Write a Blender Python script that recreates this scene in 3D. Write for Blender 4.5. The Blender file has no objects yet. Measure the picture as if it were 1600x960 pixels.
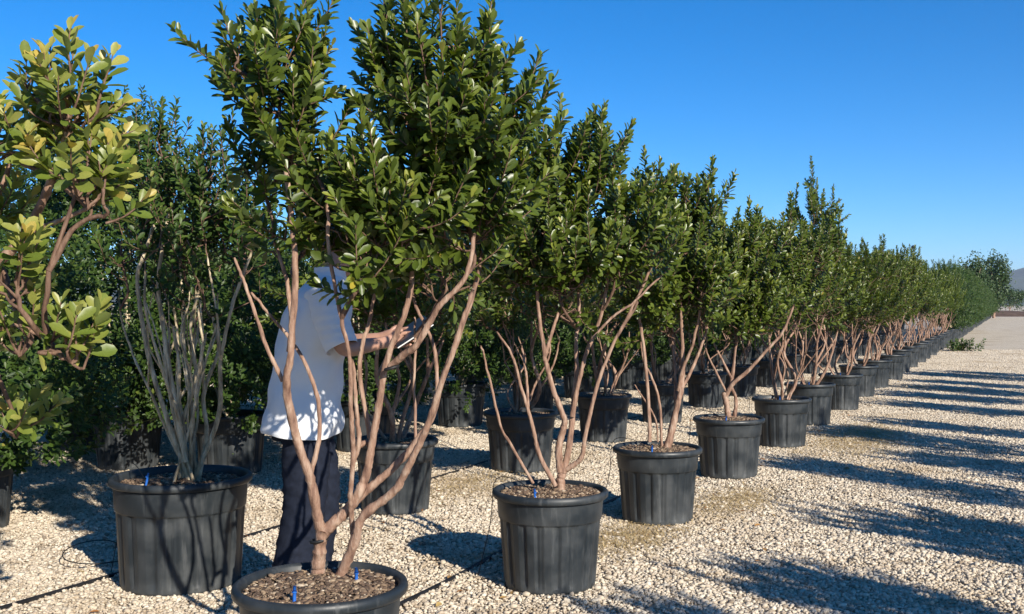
import bpy, bmesh, math, random
import numpy as np
from mathutils import Vector, Matrix

# ------------------------------------------------------------------ camera, sky, sun, exposure
SC = bpy.context.scene
COL = SC.collection
FPX, CXP, HY, CAMH = 1650.0, 800.0, 477.0, 1.41      # focal length in photo pixels, principal column, horizon row, eye height
cam_d = bpy.data.cameras.new('camera')
cam = bpy.data.objects.new('camera', cam_d); COL.objects.link(cam)
cam.location = (0, 0, CAMH); cam.rotation_euler = (math.radians(90), 0, 0)
cam_d.sensor_fit = 'HORIZONTAL'; cam_d.sensor_width = 36.0; cam_d.lens = FPX / 1600 * 36
cam_d.shift_y = (HY - 480) / 1600
cam_d.clip_start = 0.05; cam_d.clip_end = 20000
SC.camera = cam

SUN_EL = 25.2
SUN_XY = Vector((0.52, -0.854)).normalized()           # horizontal direction towards the sun
world = bpy.data.worlds.new('World'); SC.world = world; world.use_nodes = True
wn = world.node_tree.nodes; wl = world.node_tree.links
bg = wn['Background']
sky = wn.new('ShaderNodeTexSky'); sky.sky_type = 'NISHITA'; sky.sun_disc = False
sky.sun_elevation = math.radians(SUN_EL)
sky.sun_rotation = math.atan2(SUN_XY.x, SUN_XY.y)
sky.altitude = 0; sky.air_density = 0.66; sky.dust_density = 0.0; sky.ozone_density = 5.0
hsv = wn.new('ShaderNodeHueSaturation'); hsv.inputs['Saturation'].default_value = 1.27
wl.new(sky.outputs[0], hsv.inputs['Color']); wl.new(hsv.outputs[0], bg.inputs[0]); bg.inputs[1].default_value = 0.122
sun_d = bpy.data.lights.new('sun', 'SUN'); sun_d.energy = 5.0; sun_d.angle = math.radians(0.53); sun_d.color = (1.0, 0.925, 0.81)
sun = bpy.data.objects.new('sun', sun_d); COL.objects.link(sun)
ce = math.cos(math.radians(SUN_EL))
to_sun = Vector((SUN_XY.x * ce, SUN_XY.y * ce, math.sin(math.radians(SUN_EL))))
sun.rotation_euler = to_sun.to_track_quat('Z', 'Y').to_euler(); sun.location = to_sun * 40
SC.view_settings.view_transform = 'Standard'; SC.view_settings.look = 'None'
SC.view_settings.exposure = 0.5; SC.view_settings.gamma = 1.0; SC.view_settings.use_curve_mapping = False
SC.render.engine = 'CYCLES'
cy = SC.cycles
cy.max_bounces = 6; cy.diffuse_bounces = 3; cy.glossy_bounces = 2; cy.transmission_bounces = 4; cy.transparent_max_bounces = 4
cy.volume_bounces = 0; cy.caustics_reflective = False; cy.caustics_refractive = False

rng = np.random.default_rng(7)
def nrm(v):
    v = np.asarray(v, float); return v / (np.linalg.norm(v, axis=-1, keepdims=True) + 1e-12)
def PX(x, y, z):                                        # a photo pixel at depth z -> a point of the place
    return np.array(((x - CXP) * z / FPX, z, CAMH - (y - HY) * z / FPX))

# ------------------------------------------------------------------ mesh and object helpers
def mk_mesh(name, V, F, mat=None, attrs=None, smooth=True):
    """F: one (m,k) index array or a list of them"""
    V = np.asarray(V, np.float32); Fs = F if isinstance(F, list) else [F]
    Fs = [np.asarray(f, np.int32) for f in Fs if len(f)]
    me = bpy.data.meshes.new(name)
    me.vertices.add(len(V)); me.vertices.foreach_set('co', V.ravel())
    nl = sum(f.size for f in Fs); nf = sum(len(f) for f in Fs)
    me.loops.add(nl); me.polygons.add(nf)
    me.loops.foreach_set('vertex_index', np.concatenate([f.ravel() for f in Fs]) if Fs else np.zeros(0, np.int32))
    tot = np.concatenate([np.full(len(f), f.shape[1], np.int32) for f in Fs])
    me.polygons.foreach_set('loop_start', np.concatenate(([0], np.cumsum(tot)[:-1])).astype(np.int32))
    me.polygons.foreach_set('loop_total', tot)
    if smooth: me.polygons.foreach_set('use_smooth', np.ones(nf, bool))
    for k, a in (attrs or {}).items():
        at = me.attributes.new(k, 'FLOAT', 'POINT'); at.data.foreach_set('value', np.asarray(a, np.float32))
    me.update(calc_edges=True); me.validate()
    if mat: me.materials.append(mat)
    return me
class MB:
    """collects pieces of ONE mesh"""
    def __init__(s): s.V = []; s.F = {}; s.n = 0; s.A = []
    def add(s, V, F, a=0.0):
        V = np.asarray(V, float); F = np.asarray(F, int)
        s.F.setdefault(F.shape[1], []).append(F + s.n); s.V.append(V); s.n += len(V)
        s.A.append(np.full(len(V), a) if np.isscalar(a) else np.asarray(a))
    def mesh(s, name, mat, smooth=True):
        return mk_mesh(name, np.concatenate(s.V), [np.concatenate(f) for f in s.F.values()], mat, {'tint': np.concatenate(s.A)}, smooth)
def link(name, data, parent=None, loc=None, rz=0.0):
    o = bpy.data.objects.new(name, data); COL.objects.link(o)
    if parent is not None: o.parent = parent
    if loc is not None: o.location = loc
    if rz: o.rotation_euler = (0, 0, rz)
    return o
def tag(o, label=None, cat=None, group=None, kind=None):
    if label: o['label'] = label
    if cat: o['category'] = cat
    if group: o['group'] = group
    if kind: o['kind'] = kind
    return o

def smooth_path(pts, n):
    """Catmull-Rom through pts, n samples"""
    P = np.asarray(pts, float)
    if len(P) == 2: P = np.array([P[0], (P[0] + P[1]) / 2, P[1]])
    Q = np.concatenate(([2 * P[0] - P[1]], P, [2 * P[-1] - P[-2]]))
    t = np.linspace(0, len(P) - 1 - 1e-6, n); i = t.astype(int); f = (t - i)[:, None]
    a, b, c, d = Q[i], Q[i + 1], Q[i + 2], Q[i + 3]
    return 0.5 * (2 * b + (c - a) * f + (2 * a - 5 * b + 4 * c - d) * f ** 2 + (3 * b - a - 3 * c + d) * f ** 3)
def tube(mb, P, R, sides=6, a=0.0, caps=True, lump=0.0):
    P = np.asarray(P, float); n = len(P); R = np.broadcast_to(np.asarray(R, float), (n,))
    T = nrm(np.gradient(P, axis=0)); ref = np.array((0.31, 0.95, 0.07)) if abs(T[0][2]) > .5 else np.array((0.05, 0.1, 1.0))
    U = nrm(np.cross(T, ref)); W = np.cross(T, U)
    ang = np.linspace(0, 2 * math.pi, sides, endpoint=False)
    rr = R[:, None] * (1 + (rng.normal(0, lump, (n, sides)) if lump else 0))
    V = P[:, None] + rr[..., None] * (np.cos(ang)[None, :, None] * U[:, None] + np.sin(ang)[None, :, None] * W[:, None])
    idx = np.arange(n * sides).reshape(n, sides)
    F = np.stack((idx[:-1], np.roll(idx, -1, 1)[:-1], np.roll(idx, -1, 1)[1:], idx[1:]), -1).reshape(-1, 4)
    mb.add(V.reshape(-1, 3), F[:, ::-1], a)
    if caps:
        m = idx[-1]; b0 = mb.n - n * sides
        mb.V.append(P[-1:] + T[-1:] * R[-1] * .5); mb.A.append(np.full(1, a if np.isscalar(a) else a[-1]))
        mb.F.setdefault(3, []).append(np.stack((m, np.roll(m, -1), np.full(sides, n * sides)), -1) + b0); mb.n += 1
def lathe(mb, prof, seg=64, rfun=None, a=0.0):
    prof = np.asarray(prof, float); n = len(prof)
    ang = np.linspace(0, 2 * math.pi, seg, endpoint=False)
    R = np.repeat(prof[:, :1], seg, 1); Z = np.repeat(prof[:, 1:2], seg, 1)
    if rfun is not None: R = R + rfun(ang[None], Z)
    V = np.stack((R * np.cos(ang), R * np.sin(ang), Z), -1).reshape(-1, 3)
    idx = np.arange(n * seg).reshape(n, seg)
    F = np.stack((idx[:-1], np.roll(idx, -1, 1)[:-1], np.roll(idx, -1, 1)[1:], idx[1:]), -1).reshape(-1, 4)
    mb.add(V, F, a)
def loft(mb, rings, a=0.0, cap0=False, cap1=False):
    """rings: list of (k,3) closed loops"""
    R = np.asarray(rings, float); n, k = R.shape[:2]
    idx = np.arange(n * k).reshape(n, k)
    F = np.stack((idx[:-1], np.roll(idx, -1, 1)[:-1], np.roll(idx, -1, 1)[1:], idx[1:]), -1).reshape(-1, 4)
    b0 = mb.n; mb.add(R.reshape(-1, 3), F, a)
    for flag, row, rev in ((cap0, 0, True), (cap1, n - 1, False)):
        if flag:
            m = idx[row]; c = R[row].mean(0)
            mb.V.append(c[None]); mb.A.append(np.zeros(1))
            f = np.stack((m, np.roll(m, -1), np.full(k, mb.n - b0)), -1)
            mb.F.setdefault(3, []).append((f[:, ::-1] if rev else f) + b0); mb.n += 1

# ------------------------------------------------------------------ materials
def new_mat(name):
    m = bpy.data.materials.new(name); m.use_nodes = True
    nt = m.node_tree; return m, nt.nodes, nt.links, nt.nodes['Principled BSDF']
def nd(ns, t, **kw):
    n = ns.new(t)
    for k, v in kw.items():
        if hasattr(n, k): setattr(n, k, v)
        else: n.inputs[k.replace('_', ' ')].default_value = v
    return n
def ramp(ns, stops):
    r = ns.new('ShaderNodeValToRGB'); e = r.color_ramp.elements
    while len(e) < len(stops): e.new(0.5)
    for el, (p, c) in zip(e, stops): el.position = p; el.color = (*c, 1)
    return r
def leaf_mat(name, dark, mid, young, trans=0.22, rough=0.36, spec=.5):
    m, ns, ls, b = new_mat(name)
    at = nd(ns, 'ShaderNodeAttribute', attribute_name='tint')
    r = ramp(ns, [(0.0, dark), (0.5, mid), (0.82, young), (1.0, (young[0] * 1.35, young[1] * 1.02, young[2] * .9))])
    ls.new(at.outputs['Fac'], r.inputs[0])
    tc = nd(ns, 'ShaderNodeTexCoord'); no = nd(ns, 'ShaderNodeTexNoise', Scale=23.0, Detail=2.0)
    ls.new(tc.outputs['Object'], no.inputs['Vector'])
    hs = nd(ns, 'ShaderNodeHueSaturation'); ls.new(r.outputs[0], hs.inputs['Color'])
    mr = nd(ns, 'ShaderNodeMapRange'); ls.new(no.outputs[0], mr.inputs[0]); mr.inputs[3].default_value = .7; mr.inputs[4].default_value = 1.3
    ls.new(mr.outputs[0], hs.inputs['Value'])
    geo = nd(ns, 'ShaderNodeNewGeometry')
    mix = nd(ns, 'ShaderNodeMix', data_type='RGBA'); ls.new(geo.outputs['Backfacing'], mix.inputs[0])
    ls.new(hs.outputs[0], mix.inputs[6])
    pale = nd(ns, 'ShaderNodeMix', data_type='RGBA'); pale.inputs[0].default_value = .35; ls.new(hs.outputs[0], pale.inputs[6]); pale.inputs[7].default_value = (.13, .17, .08, 1)
    ls.new(pale.outputs[2], mix.inputs[7])
    ls.new(mix.outputs[2], b.inputs['Base Color'])
    rr = nd(ns, 'ShaderNodeMapRange'); ls.new(no.outputs[0], rr.inputs[0]); rr.inputs[3].default_value = rough - .08; rr.inputs[4].default_value = rough + .14
    ls.new(rr.outputs[0], b.inputs['Roughness']); b.inputs['Specular IOR Level'].default_value = spec
    tr = nd(ns, 'ShaderNodeBsdfTranslucent'); hs2 = nd(ns, 'ShaderNodeHueSaturation', Saturation=1.15, Value=1.5)
    ls.new(hs.outputs[0], hs2.inputs['Color']); ls.new(hs2.outputs[0], tr.inputs[0])
    ms = nd(ns, 'ShaderNodeMixShader'); ms.inputs[0].default_value = trans
    ls.new(b.outputs[0], ms.inputs[1]); ls.new(tr.outputs[0], ms.inputs[2])
    ls.new(ms.outputs[0], ns['Material Output'].inputs[0])
    return m
M_LEAF = leaf_mat('arbutus_leaf', (.038, .066, .010), (.125, .165, .022), (.28, .285, .045), .22, .33)
M_YOUNG = leaf_mat('young_arbutus_leaf', (.050, .090, .014), (.145, .195, .030), (.36, .35, .085), .28)
M_DENSE = leaf_mat('laurel_leaf', (.020, .045, .009), (.060, .105, .017), (.16, .19, .034), .18, .42, .35)
def bark_mat(name, c0, c1, c2, sc=1.0):
    m, ns, ls, b = new_mat(name)
    tc = nd(ns, 'ShaderNodeTexCoord'); mp = nd(ns, 'ShaderNodeMapping'); mp.inputs['Scale'].default_value = (38 * sc, 38 * sc, 9 * sc)
    ls.new(tc.outputs['Object'], mp.inputs[0])
    no = nd(ns, 'ShaderNodeTexNoise', Scale=1.0, Detail=5.0, Roughness=.65); ls.new(mp.outputs[0], no.inputs['Vector'])
    r = ramp(ns, [(.30, c0), (.5, c1), (.68, c2)]); ls.new(no.outputs[0], r.inputs[0]); ls.new(r.outputs[0], b.inputs['Base Color'])
    b.inputs['Roughness'].default_value = .75
    bp = nd(ns, 'ShaderNodeBump', Strength=1.0, Distance=.007); ls.new(no.outputs[0], bp.inputs['Height']); ls.new(bp.outputs[0], b.inputs['Normal'])
    return m
M_BARK = bark_mat('arbutus_bark', (.12, .062, .042), (.31, .185, .125), (.47, .34, .25))
M_TWIG = bark_mat('twig_bark', (.075, .04, .026), (.15, .085, .055), (.24, .15, .10))
M_PALE = bark_mat('pale_bark', (.16, .12, .075), (.50, .405, .26), (.76, .65, .46))
def plastic_mat():
    m, ns, ls, b = new_mat('pot_plastic')
    tc = nd(ns, 'ShaderNodeTexCoord'); oi = nd(ns, 'ShaderNodeObjectInfo')
    ad = nd(ns, 'ShaderNodeVectorMath', operation='ADD'); ls.new(tc.outputs['Object'], ad.inputs[0])
    sc = nd(ns, 'ShaderNodeVectorMath', operation='SCALE'); ls.new(oi.outputs['Location'], sc.inputs[0]); sc.inputs['Scale'].default_value = 3.7
    ls.new(sc.outputs[0], ad.inputs[1])
    mp = nd(ns, 'ShaderNodeMapping'); mp.inputs['Scale'].default_value = (22, 22, 2.6); ls.new(ad.outputs[0], mp.inputs[0])
    n1 = nd(ns, 'ShaderNodeTexNoise', Scale=1.0, Detail=6.0, Roughness=.7); ls.new(mp.outputs[0], n1.inputs['Vector'])
    n2 = nd(ns, 'ShaderNodeTexNoise', Scale=7.0, Detail=4.0); ls.new(ad.outputs[0], n2.inputs['Vector'])
    r1 = ramp(ns, [(.55, (0, 0, 0)), (.78, (1, 1, 1))]); ls.new(n1.outputs[0], r1.inputs[0])
    r2 = ramp(ns, [(.42, (0, 0, 0)), (.7, (1, 1, 1))]); ls.new(n2.outputs[0], r2.inputs[0])
    mul = nd(ns, 'ShaderNodeMath', operation='MULTIPLY'); ls.new(r1.outputs[0], mul.inputs[0]); mul.inputs[1].default_value = .5
    mul2 = nd(ns, 'ShaderNodeMath', operation='MULTIPLY'); ls.new(r2.outputs[0], mul2.inputs[0]); mul2.inputs[1].default_value = .28
    sep = nd(ns, 'ShaderNodeSeparateXYZ'); ls.new(tc.outputs['Object'], sep.inputs[0])
    splash = nd(ns, 'ShaderNodeMapRange'); ls.new(sep.outputs[2], splash.inputs[0])       # mud splashed up from the ground
    splash.inputs[1].default_value = .0; splash.inputs[2].default_value = .13; splash.inputs[3].default_value = .55; splash.inputs[4].default_value = 0
    sm = nd(ns, 'ShaderNodeMath', operation='MULTIPLY'); ls.new(splash.outputs[0], sm.inputs[0]); ls.new(n2.outputs[0], sm.inputs[1])
    a1 = nd(ns, 'ShaderNodeMath', operation='ADD'); ls.new(mul.outputs[0], a1.inputs[0]); ls.new(mul2.outputs[0], a1.inputs[1])
    a2 = nd(ns, 'ShaderNodeMath', operation='ADD', use_clamp=True); ls.new(a1.outputs[0], a2.inputs[0]); ls.new(sm.outputs[0], a2.inputs[1])
    mix = nd(ns, 'ShaderNodeMix', data_type='RGBA'); ls.new(a2.outputs[0], mix.inputs[0]); mix.inputs[6].default_value = (.017, .022, .026, 1); mix.inputs[7].default_value = (.135, .14, .138, 1)
    ls.new(mix.outputs[2], b.inputs['Base Color'])
    rr = nd(ns, 'ShaderNodeMapRange'); ls.new(a2.outputs[0], rr.inputs[0]); rr.inputs[3].default_value = .42; rr.inputs[4].default_value = .8
    ls.new(rr.outputs[0], b.inputs['Roughness'])
    bp = nd(ns, 'ShaderNodeBump', Strength=.25, Distance=.003); ls.new(n1.outputs[0], bp.inputs['Height']); ls.new(bp.outputs[0], b.inputs['Normal'])
    return m
M_POT = plastic_mat()
def flat_mat(name, col, rough=.6, var=.25, scale=30.0, spec=.5):
    m, ns, ls, b = new_mat(name)
    tc = nd(ns, 'ShaderNodeTexCoord'); no = nd(ns, 'ShaderNodeTexNoise', Scale=scale, Detail=4.0); ls.new(tc.outputs['Object'], no.inputs['Vector'])
    r = ramp(ns, [(.3, tuple(c * (1 - var) for c in col)), (.7, tuple(min(1, c * (1 + var)) for c in col))]); ls.new(no.outputs[0], r.inputs[0])
    ls.new(r.outputs[0], b.inputs['Base Color']); b.inputs['Roughness'].default_value = rough; b.inputs['Specular IOR Level'].default_value = spec
    return m
def tint_mat(name, stops, rough=.85, patches=False):
    """colour from the mesh's per-piece tint"""
    m, ns, ls, b = new_mat(name)
    at = nd(ns, 'ShaderNodeAttribute', attribute_name='tint'); r = ramp(ns, stops); ls.new(at.outputs['Fac'], r.inputs[0])
    tc = nd(ns, 'ShaderNodeTexCoord'); no = nd(ns, 'ShaderNodeTexNoise', Scale=90.0, Detail=3.0); ls.new(tc.outputs['Object'], no.inputs['Vector'])
    hs = nd(ns, 'ShaderNodeHueSaturation'); ls.new(r.outputs[0], hs.inputs['Color'])
    mr = nd(ns, 'ShaderNodeMapRange'); ls.new(no.outputs[0], mr.inputs[0]); mr.inputs[3].default_value = .78; mr.inputs[4].default_value = 1.2
    ls.new(mr.outputs[0], hs.inputs['Value']); ls.new(hs.outputs[0], b.inputs['Base Color']); b.inputs['Roughness'].default_value = rough
    if patches: dirt_patches(ns, ls, hs.outputs[0], b.inputs['Base Color'])
    return m
def dirt_patches(ns, ls, src, dst):
    """ochre dirt lying in patches over the yard"""
    g = nd(ns, 'ShaderNodeNewGeometry')
    n1 = nd(ns, 'ShaderNodeTexNoise', Scale=.8, Detail=7.0, Roughness=.62); ls.new(g.outputs['Position'], n1.inputs['Vector'])
    r1 = ramp(ns, [(.50, (0, 0, 0)), (.68, (1, 1, 1))]); ls.new(n1.outputs[0], r1.inputs[0])
    dm = nd(ns, 'ShaderNodeMath', operation='MULTIPLY'); ls.new(r1.outputs[0], dm.inputs[0]); dm.inputs[1].default_value = .62
    mix = nd(ns, 'ShaderNodeMix', data_type='RGBA'); ls.new(dm.outputs[0], mix.inputs[0]); ls.new(src, mix.inputs[6]); mix.inputs[7].default_value = (.36, .265, .155, 1)
    ls.new(mix.outputs[2], dst)
M_CHIP = tint_mat('bark_chip', [(0, (.05, .032, .022)), (.4, (.17, .11, .07)), (.75, (.33, .24, .15)), (1, (.62, .54, .42))])
M_SOIL = flat_mat('potting_soil', (.075, .052, .036), .95, .45, 60)
STONES = [(0, (.15, .115, .085)), (.25, (.35, .28, .20)), (.55, (.56, .47, .355)), (.85, (.70, .615, .48)), (1, (.78, .70, .56))]
M_STONE = tint_mat('gravel_stone', STONES, .9, patches=True)
M_BLUE = flat_mat('blue_plastic', (.02, .13, .50), .4, .15)
M_HOSE = flat_mat('black_hose', (.014, .014, .015), .5, .5, 12)
M_SHIRT = flat_mat('white_shirt', (.78, .79, .80), .85, .03, 9, .2)
M_TROUSER = flat_mat('navy_trousers', (.013, .017, .030), .85, .25, 40, .2)
M_SKIN = flat_mat('skin', (.42, .235, .165), .5, .12, 25)
M_HAIR = flat_mat('hair', (.035, .024, .018), .5, .4, 80)
M_SHOE = flat_mat('shoe_leather', (.02, .018, .016), .5, .2)
M_TABLET = flat_mat('tablet_case', (.012, .016, .028), .35, .2)
M_WHITEP = flat_mat('white_plastic', (.75, .75, .74), .45, .04)
M_STRAW = tint_mat('straw', [(0, (.30, .19, .08)), (.5, (.58, .42, .19)), (1, (.78, .60, .30))])
M_DEADLEAF = tint_mat('dead_leaf', [(0, (.16, .07, .025)), (.5, (.36, .16, .05)), (1, (.46, .33, .12))], .7)
M_TIE = flat_mat('rubber_tie', (.012, .012, .012), .6, .2)

def ground_mat():
    m, ns, ls, b = new_mat('gravel_ground')
    tc = nd(ns, 'ShaderNodeTexCoord')
    vo = nd(ns, 'ShaderNodeTexVoronoi', Scale=52.0); ls.new(tc.outputs['Object'], vo.inputs['Vector'])
    sx = nd(ns, 'ShaderNodeSeparateColor'); ls.new(vo.outputs['Color'], sx.inputs[0])
    mq = nd(ns, 'ShaderNodeMapRange'); ls.new(sx.outputs[0], mq.inputs[0]); mq.inputs[3].default_value = .46
    r = ramp(ns, STONES); ls.new(mq.outputs[0], r.inputs[0])
    rd = ramp(ns, [(.0, (1, 1, 1)), (.45, (1, 1, 1)), (.85, (.82, .78, .72))]); ls.new(vo.outputs['Distance'], rd.inputs[0])   # slightly darker and browner towards the edges of the stone cells
    mu = nd(ns, 'ShaderNodeMix', data_type='RGBA', blend_type='MULTIPLY'); mu.inputs[0].default_value = 1; ls.new(r.outputs[0], mu.inputs[6]); ls.new(rd.outputs[0], mu.inputs[7])
    dirt_patches(ns, ls, mu.outputs[2], b.inputs['Base Color']); b.inputs['Roughness'].default_value = .95; b.inputs['Specular IOR Level'].default_value = .2
    inv = nd(ns, 'ShaderNodeMath', operation='SUBTRACT'); inv.inputs[0].default_value = 1; ls.new(vo.outputs['Distance'], inv.inputs[1])
    bp = nd(ns, 'ShaderNodeBump', Strength=.5, Distance=.008); ls.new(inv.outputs[0], bp.inputs['Height']); ls.new(bp.outputs[0], b.inputs['Normal'])
    return m

# ------------------------------------------------------------------ layout of the rows
ROW_T = 778.0 / FPX                                    # sideways metres per metre of depth along a row
RD = np.array((ROW_T, 1.0)); RD /= np.linalg.norm(RD); RN = np.array((-RD[1], RD[0]))
P1 = np.array((-.643, 3.55))
def row_pos(along, perp): return P1 + RD * along + RN * perp

# ------------------------------------------------------------------ ground and far land
def grid_mesh(name, xs, ys, zf, mat):
    X, Y = np.meshgrid(xs, ys); V = np.stack((X, Y, zf(X, Y)), -1).reshape(-1, 3)
    i = np.arange(X.size).reshape(X.shape)
    return mk_mesh(name, V, np.stack((i[:-1, :-1], i[:-1, 1:], i[1:, 1:], i[1:, :-1]), -1).reshape(-1, 4), mat)
def gz(x, y):                                          # slight undulation of the yard
    return .012 * np.sin(x * 1.3 + .4 * y) * np.sin(y * .9 + 1) + .006 * np.sin(3.1 * x + 2.3 * y)
def gfall(x, y): return gz(x, y) * np.clip(1 - (np.hypot(x, y) - 25) / 20, 0, 1)
gx = np.concatenate((np.linspace(-3500, -30, 10), np.linspace(-25, 40, 180), np.linspace(60, 5200, 14)))
gy = np.concatenate((np.linspace(-1500, -25, 8), np.linspace(-20, 45, 180), np.linspace(60, 5200, 14)))
tag(link('ground', grid_mesh('ground', gx, gy, lambda x, y: gfall(x, y), ground_mat())), kind='structure')

M_HILL = flat_mat('hill_scrub', (.10, .12, .085), .95, .35, .01, .1)
hx = np.linspace(-3200, 4600, 120); hy = np.linspace(2600, 4200, 26)
def hillz(x, y):
    t = (y - 2600) / 1600.0
    crest = 118 + 26 * np.sin(x / 420.0 + 1.9) + 15 * np.sin(x / 163.0 + .3) + 6 * np.sin(x / 61.0)
    return crest * np.sin(np.clip(t * 1.9, 0, 1.57)) * (1 - .12 * np.sin(x / 90 + y / 110)) - 2
tag(link('hills', grid_mesh('hills', hx, hy, hillz, M_HILL)), kind='structure')

# ------------------------------------------------------------------ gravel stones (uncountable)
PHI = (1 + 5 ** .5) / 2
ICO_V = nrm(np.array([(-1, PHI, 0), (1, PHI, 0), (-1, -PHI, 0), (1, -PHI, 0), (0, -1, PHI), (0, 1, PHI), (0, -1, -PHI), (0, 1, -PHI), (PHI, 0, -1), (PHI, 0, 1), (-PHI, 0, -1), (-PHI, 0, 1)]))
ICO_F = np.array([(0, 11, 5), (0, 5, 1), (0, 1, 7), (0, 7, 10), (0, 10, 11), (1, 5, 9), (5, 11, 4), (11, 10, 2), (10, 7, 6), (7, 1, 8), (3, 9, 4), (3, 4, 2), (3, 2, 6), (3, 6, 8), (3, 8, 9), (4, 9, 5), (2, 4, 11), (6, 2, 10), (8, 6, 7), (9, 8, 1)])
def pebbles(C, size, tint, flat=.62):
    """one jittered pebble for each centre"""
    n = len(C)
    sc = size[:, None] * np.stack((rng.uniform(.8, 1.35, n), rng.uniform(.7, 1.1, n), rng.uniform(flat - .14, flat + .2, n)), -1)
    V = ICO_V[None] * (1 + rng.normal(0, .13, (n, 12, 1))) * sc[:, None]
    a = rng.uniform(0, 2 * math.pi, n); b = rng.normal(0, .35, n)
    cb, sb = np.cos(b)[:, None], np.sin(b)[:, None]
    y = V[..., 1] * cb - V[..., 2] * sb; z = V[..., 1] * sb + V[..., 2] * cb
    ca, sa = np.cos(a)[:, None], np.sin(a)[:, None]
    V = np.stack((V[..., 0] * ca - y * sa, V[..., 0] * sa + y * ca, z), -1) + C[:, None]
    F = (ICO_F[None] + (np.arange(n) * 12)[:, None, None]).reshape(-1, 3)
    return V.reshape(-1, 3), F, np.repeat(tint, 12)
def build_gravel():
    NP_, RAD = 4, .33
    Vs, Fs, Ts, Ids = [], [], [], []; off = 0
    for k in range(NP_):
        g = np.arange(-RAD, RAD, .0172); X, Y = np.meshgrid(g, g)
        C = np.stack((X.ravel(), Y.ravel()), -1) + rng.normal(0, .0052, (X.size, 2))
        C = C[np.hypot(C[:, 0], C[:, 1]) < RAD]; n = len(C)
        s = np.clip(rng.lognormal(math.log(.0076), .34, n), .0032, .018)
        z = s * .45 + rng.uniform(0, .010, n)
        t = np.clip(rng.beta(3.2, 2.0, n), 0, 1)
        V, F, T = pebbles(np.concatenate((C, z[:, None]), 1), s, t)
        Vs.append(V); Fs.append(F + off); Ts.append(T); Ids.append(np.full(len(V), k)); off += len(V)
    pts = []
    sp = .44
    for iy, y in enumerate(np.arange(4.2, 33, sp * .87)):
        xa, xb = -(.52 * y + .6), .52 * y + .6
        for x in np.arange(xa + (iy % 2) * sp / 2, xb, sp):
            pts.append((x + rng.normal(0, .03), y + rng.normal(0, .03)))
    pts = np.array(pts); n = len(pts)
    PV = np.stack((pts[:, 0], pts[:, 1], gfall(pts[:, 0], pts[:, 1]) - .001), -1)
    V = np.concatenate(Vs + [PV]); T = np.concatenate(Ts + [np.zeros(n)]); I = np.concatenate(Ids + [np.full(n, -1)])
    rot = np.zeros(len(V)); rot[-n:] = rng.uniform(0, 6.28, n)
    which = np.zeros(len(V)); which[-n:] = rng.integers(0, NP_, n)
    me = mk_mesh('gravel', V, np.concatenate(Fs), M_STONE, {'tint': T, 'pid': I, 'rotz': rot, 'which': which}, smooth=False)
    o = link('gravel', me)
    ng = bpy.data.node_groups.new('gravel_scatter', 'GeometryNodeTree')
    ng.interface.new_socket('Geometry', in_out='INPUT', socket_type='NodeSocketGeometry')
    ng.interface.new_socket('Geometry', in_out='OUTPUT', socket_type='NodeSocketGeometry')
    N, L = ng.nodes, ng.links
    gi, go = N.new('NodeGroupInput'), N.new('NodeGroupOutput')
    def attr(nm):
        a = N.new('GeometryNodeInputNamedAttribute'); a.data_type = 'FLOAT'; a.inputs['Name'].default_value = nm; return a.outputs[0]
    def cmp_(op, val):
        c = N.new('FunctionNodeCompare'); c.data_type = 'FLOAT'; c.operation = op
        L.new(attr('pid'), c.inputs[0]); c.inputs[1].default_value = val
        if op == 'EQUAL': c.inputs['Epsilon'].default_value = .1
        return c.outputs[0]
    def sep(sel):
        s = N.new('GeometryNodeSeparateGeometry'); L.new(gi.outputs[0], s.inputs[0]); L.new(sel, s.inputs[1]); return s.outputs[0]
    inst = N.new('GeometryNodeInstanceOnPoints'); L.new(sep(cmp_('LESS_THAN', -.5)), inst.inputs['Points'])
    j = N.new('GeometryNodeJoinGeometry')
    for k in range(NP_):
        gti = N.new('GeometryNodeGeometryToInstance'); L.new(sep(cmp_('EQUAL', float(k))), gti.inputs[0]); L.new(gti.outputs[0], j.inputs[0])
    L.new(j.outputs[0], inst.inputs['Instance']); inst.inputs['Pick Instance'].default_value = True
    fi = N.new('FunctionNodeFloatToInt'); L.new(attr('which'), fi.inputs[0]); L.new(fi.outputs[0], inst.inputs['Instance Index'])
    cx = N.new('ShaderNodeCombineXYZ'); L.new(attr('rotz'), cx.inputs[2])
    er = N.new('FunctionNodeEulerToRotation'); L.new(cx.outputs[0], er.inputs[0]); L.new(er.outputs[0], inst.inputs['Rotation'])
    L.new(inst.outputs[0], go.inputs[0])
    md = o.modifiers.new('scatter', 'NODES'); md.node_group = ng
    tag(o, 'loose cream and beige gravel stones covering the nursery yard', 'gravel', kind='stuff')
build_gravel()

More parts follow.
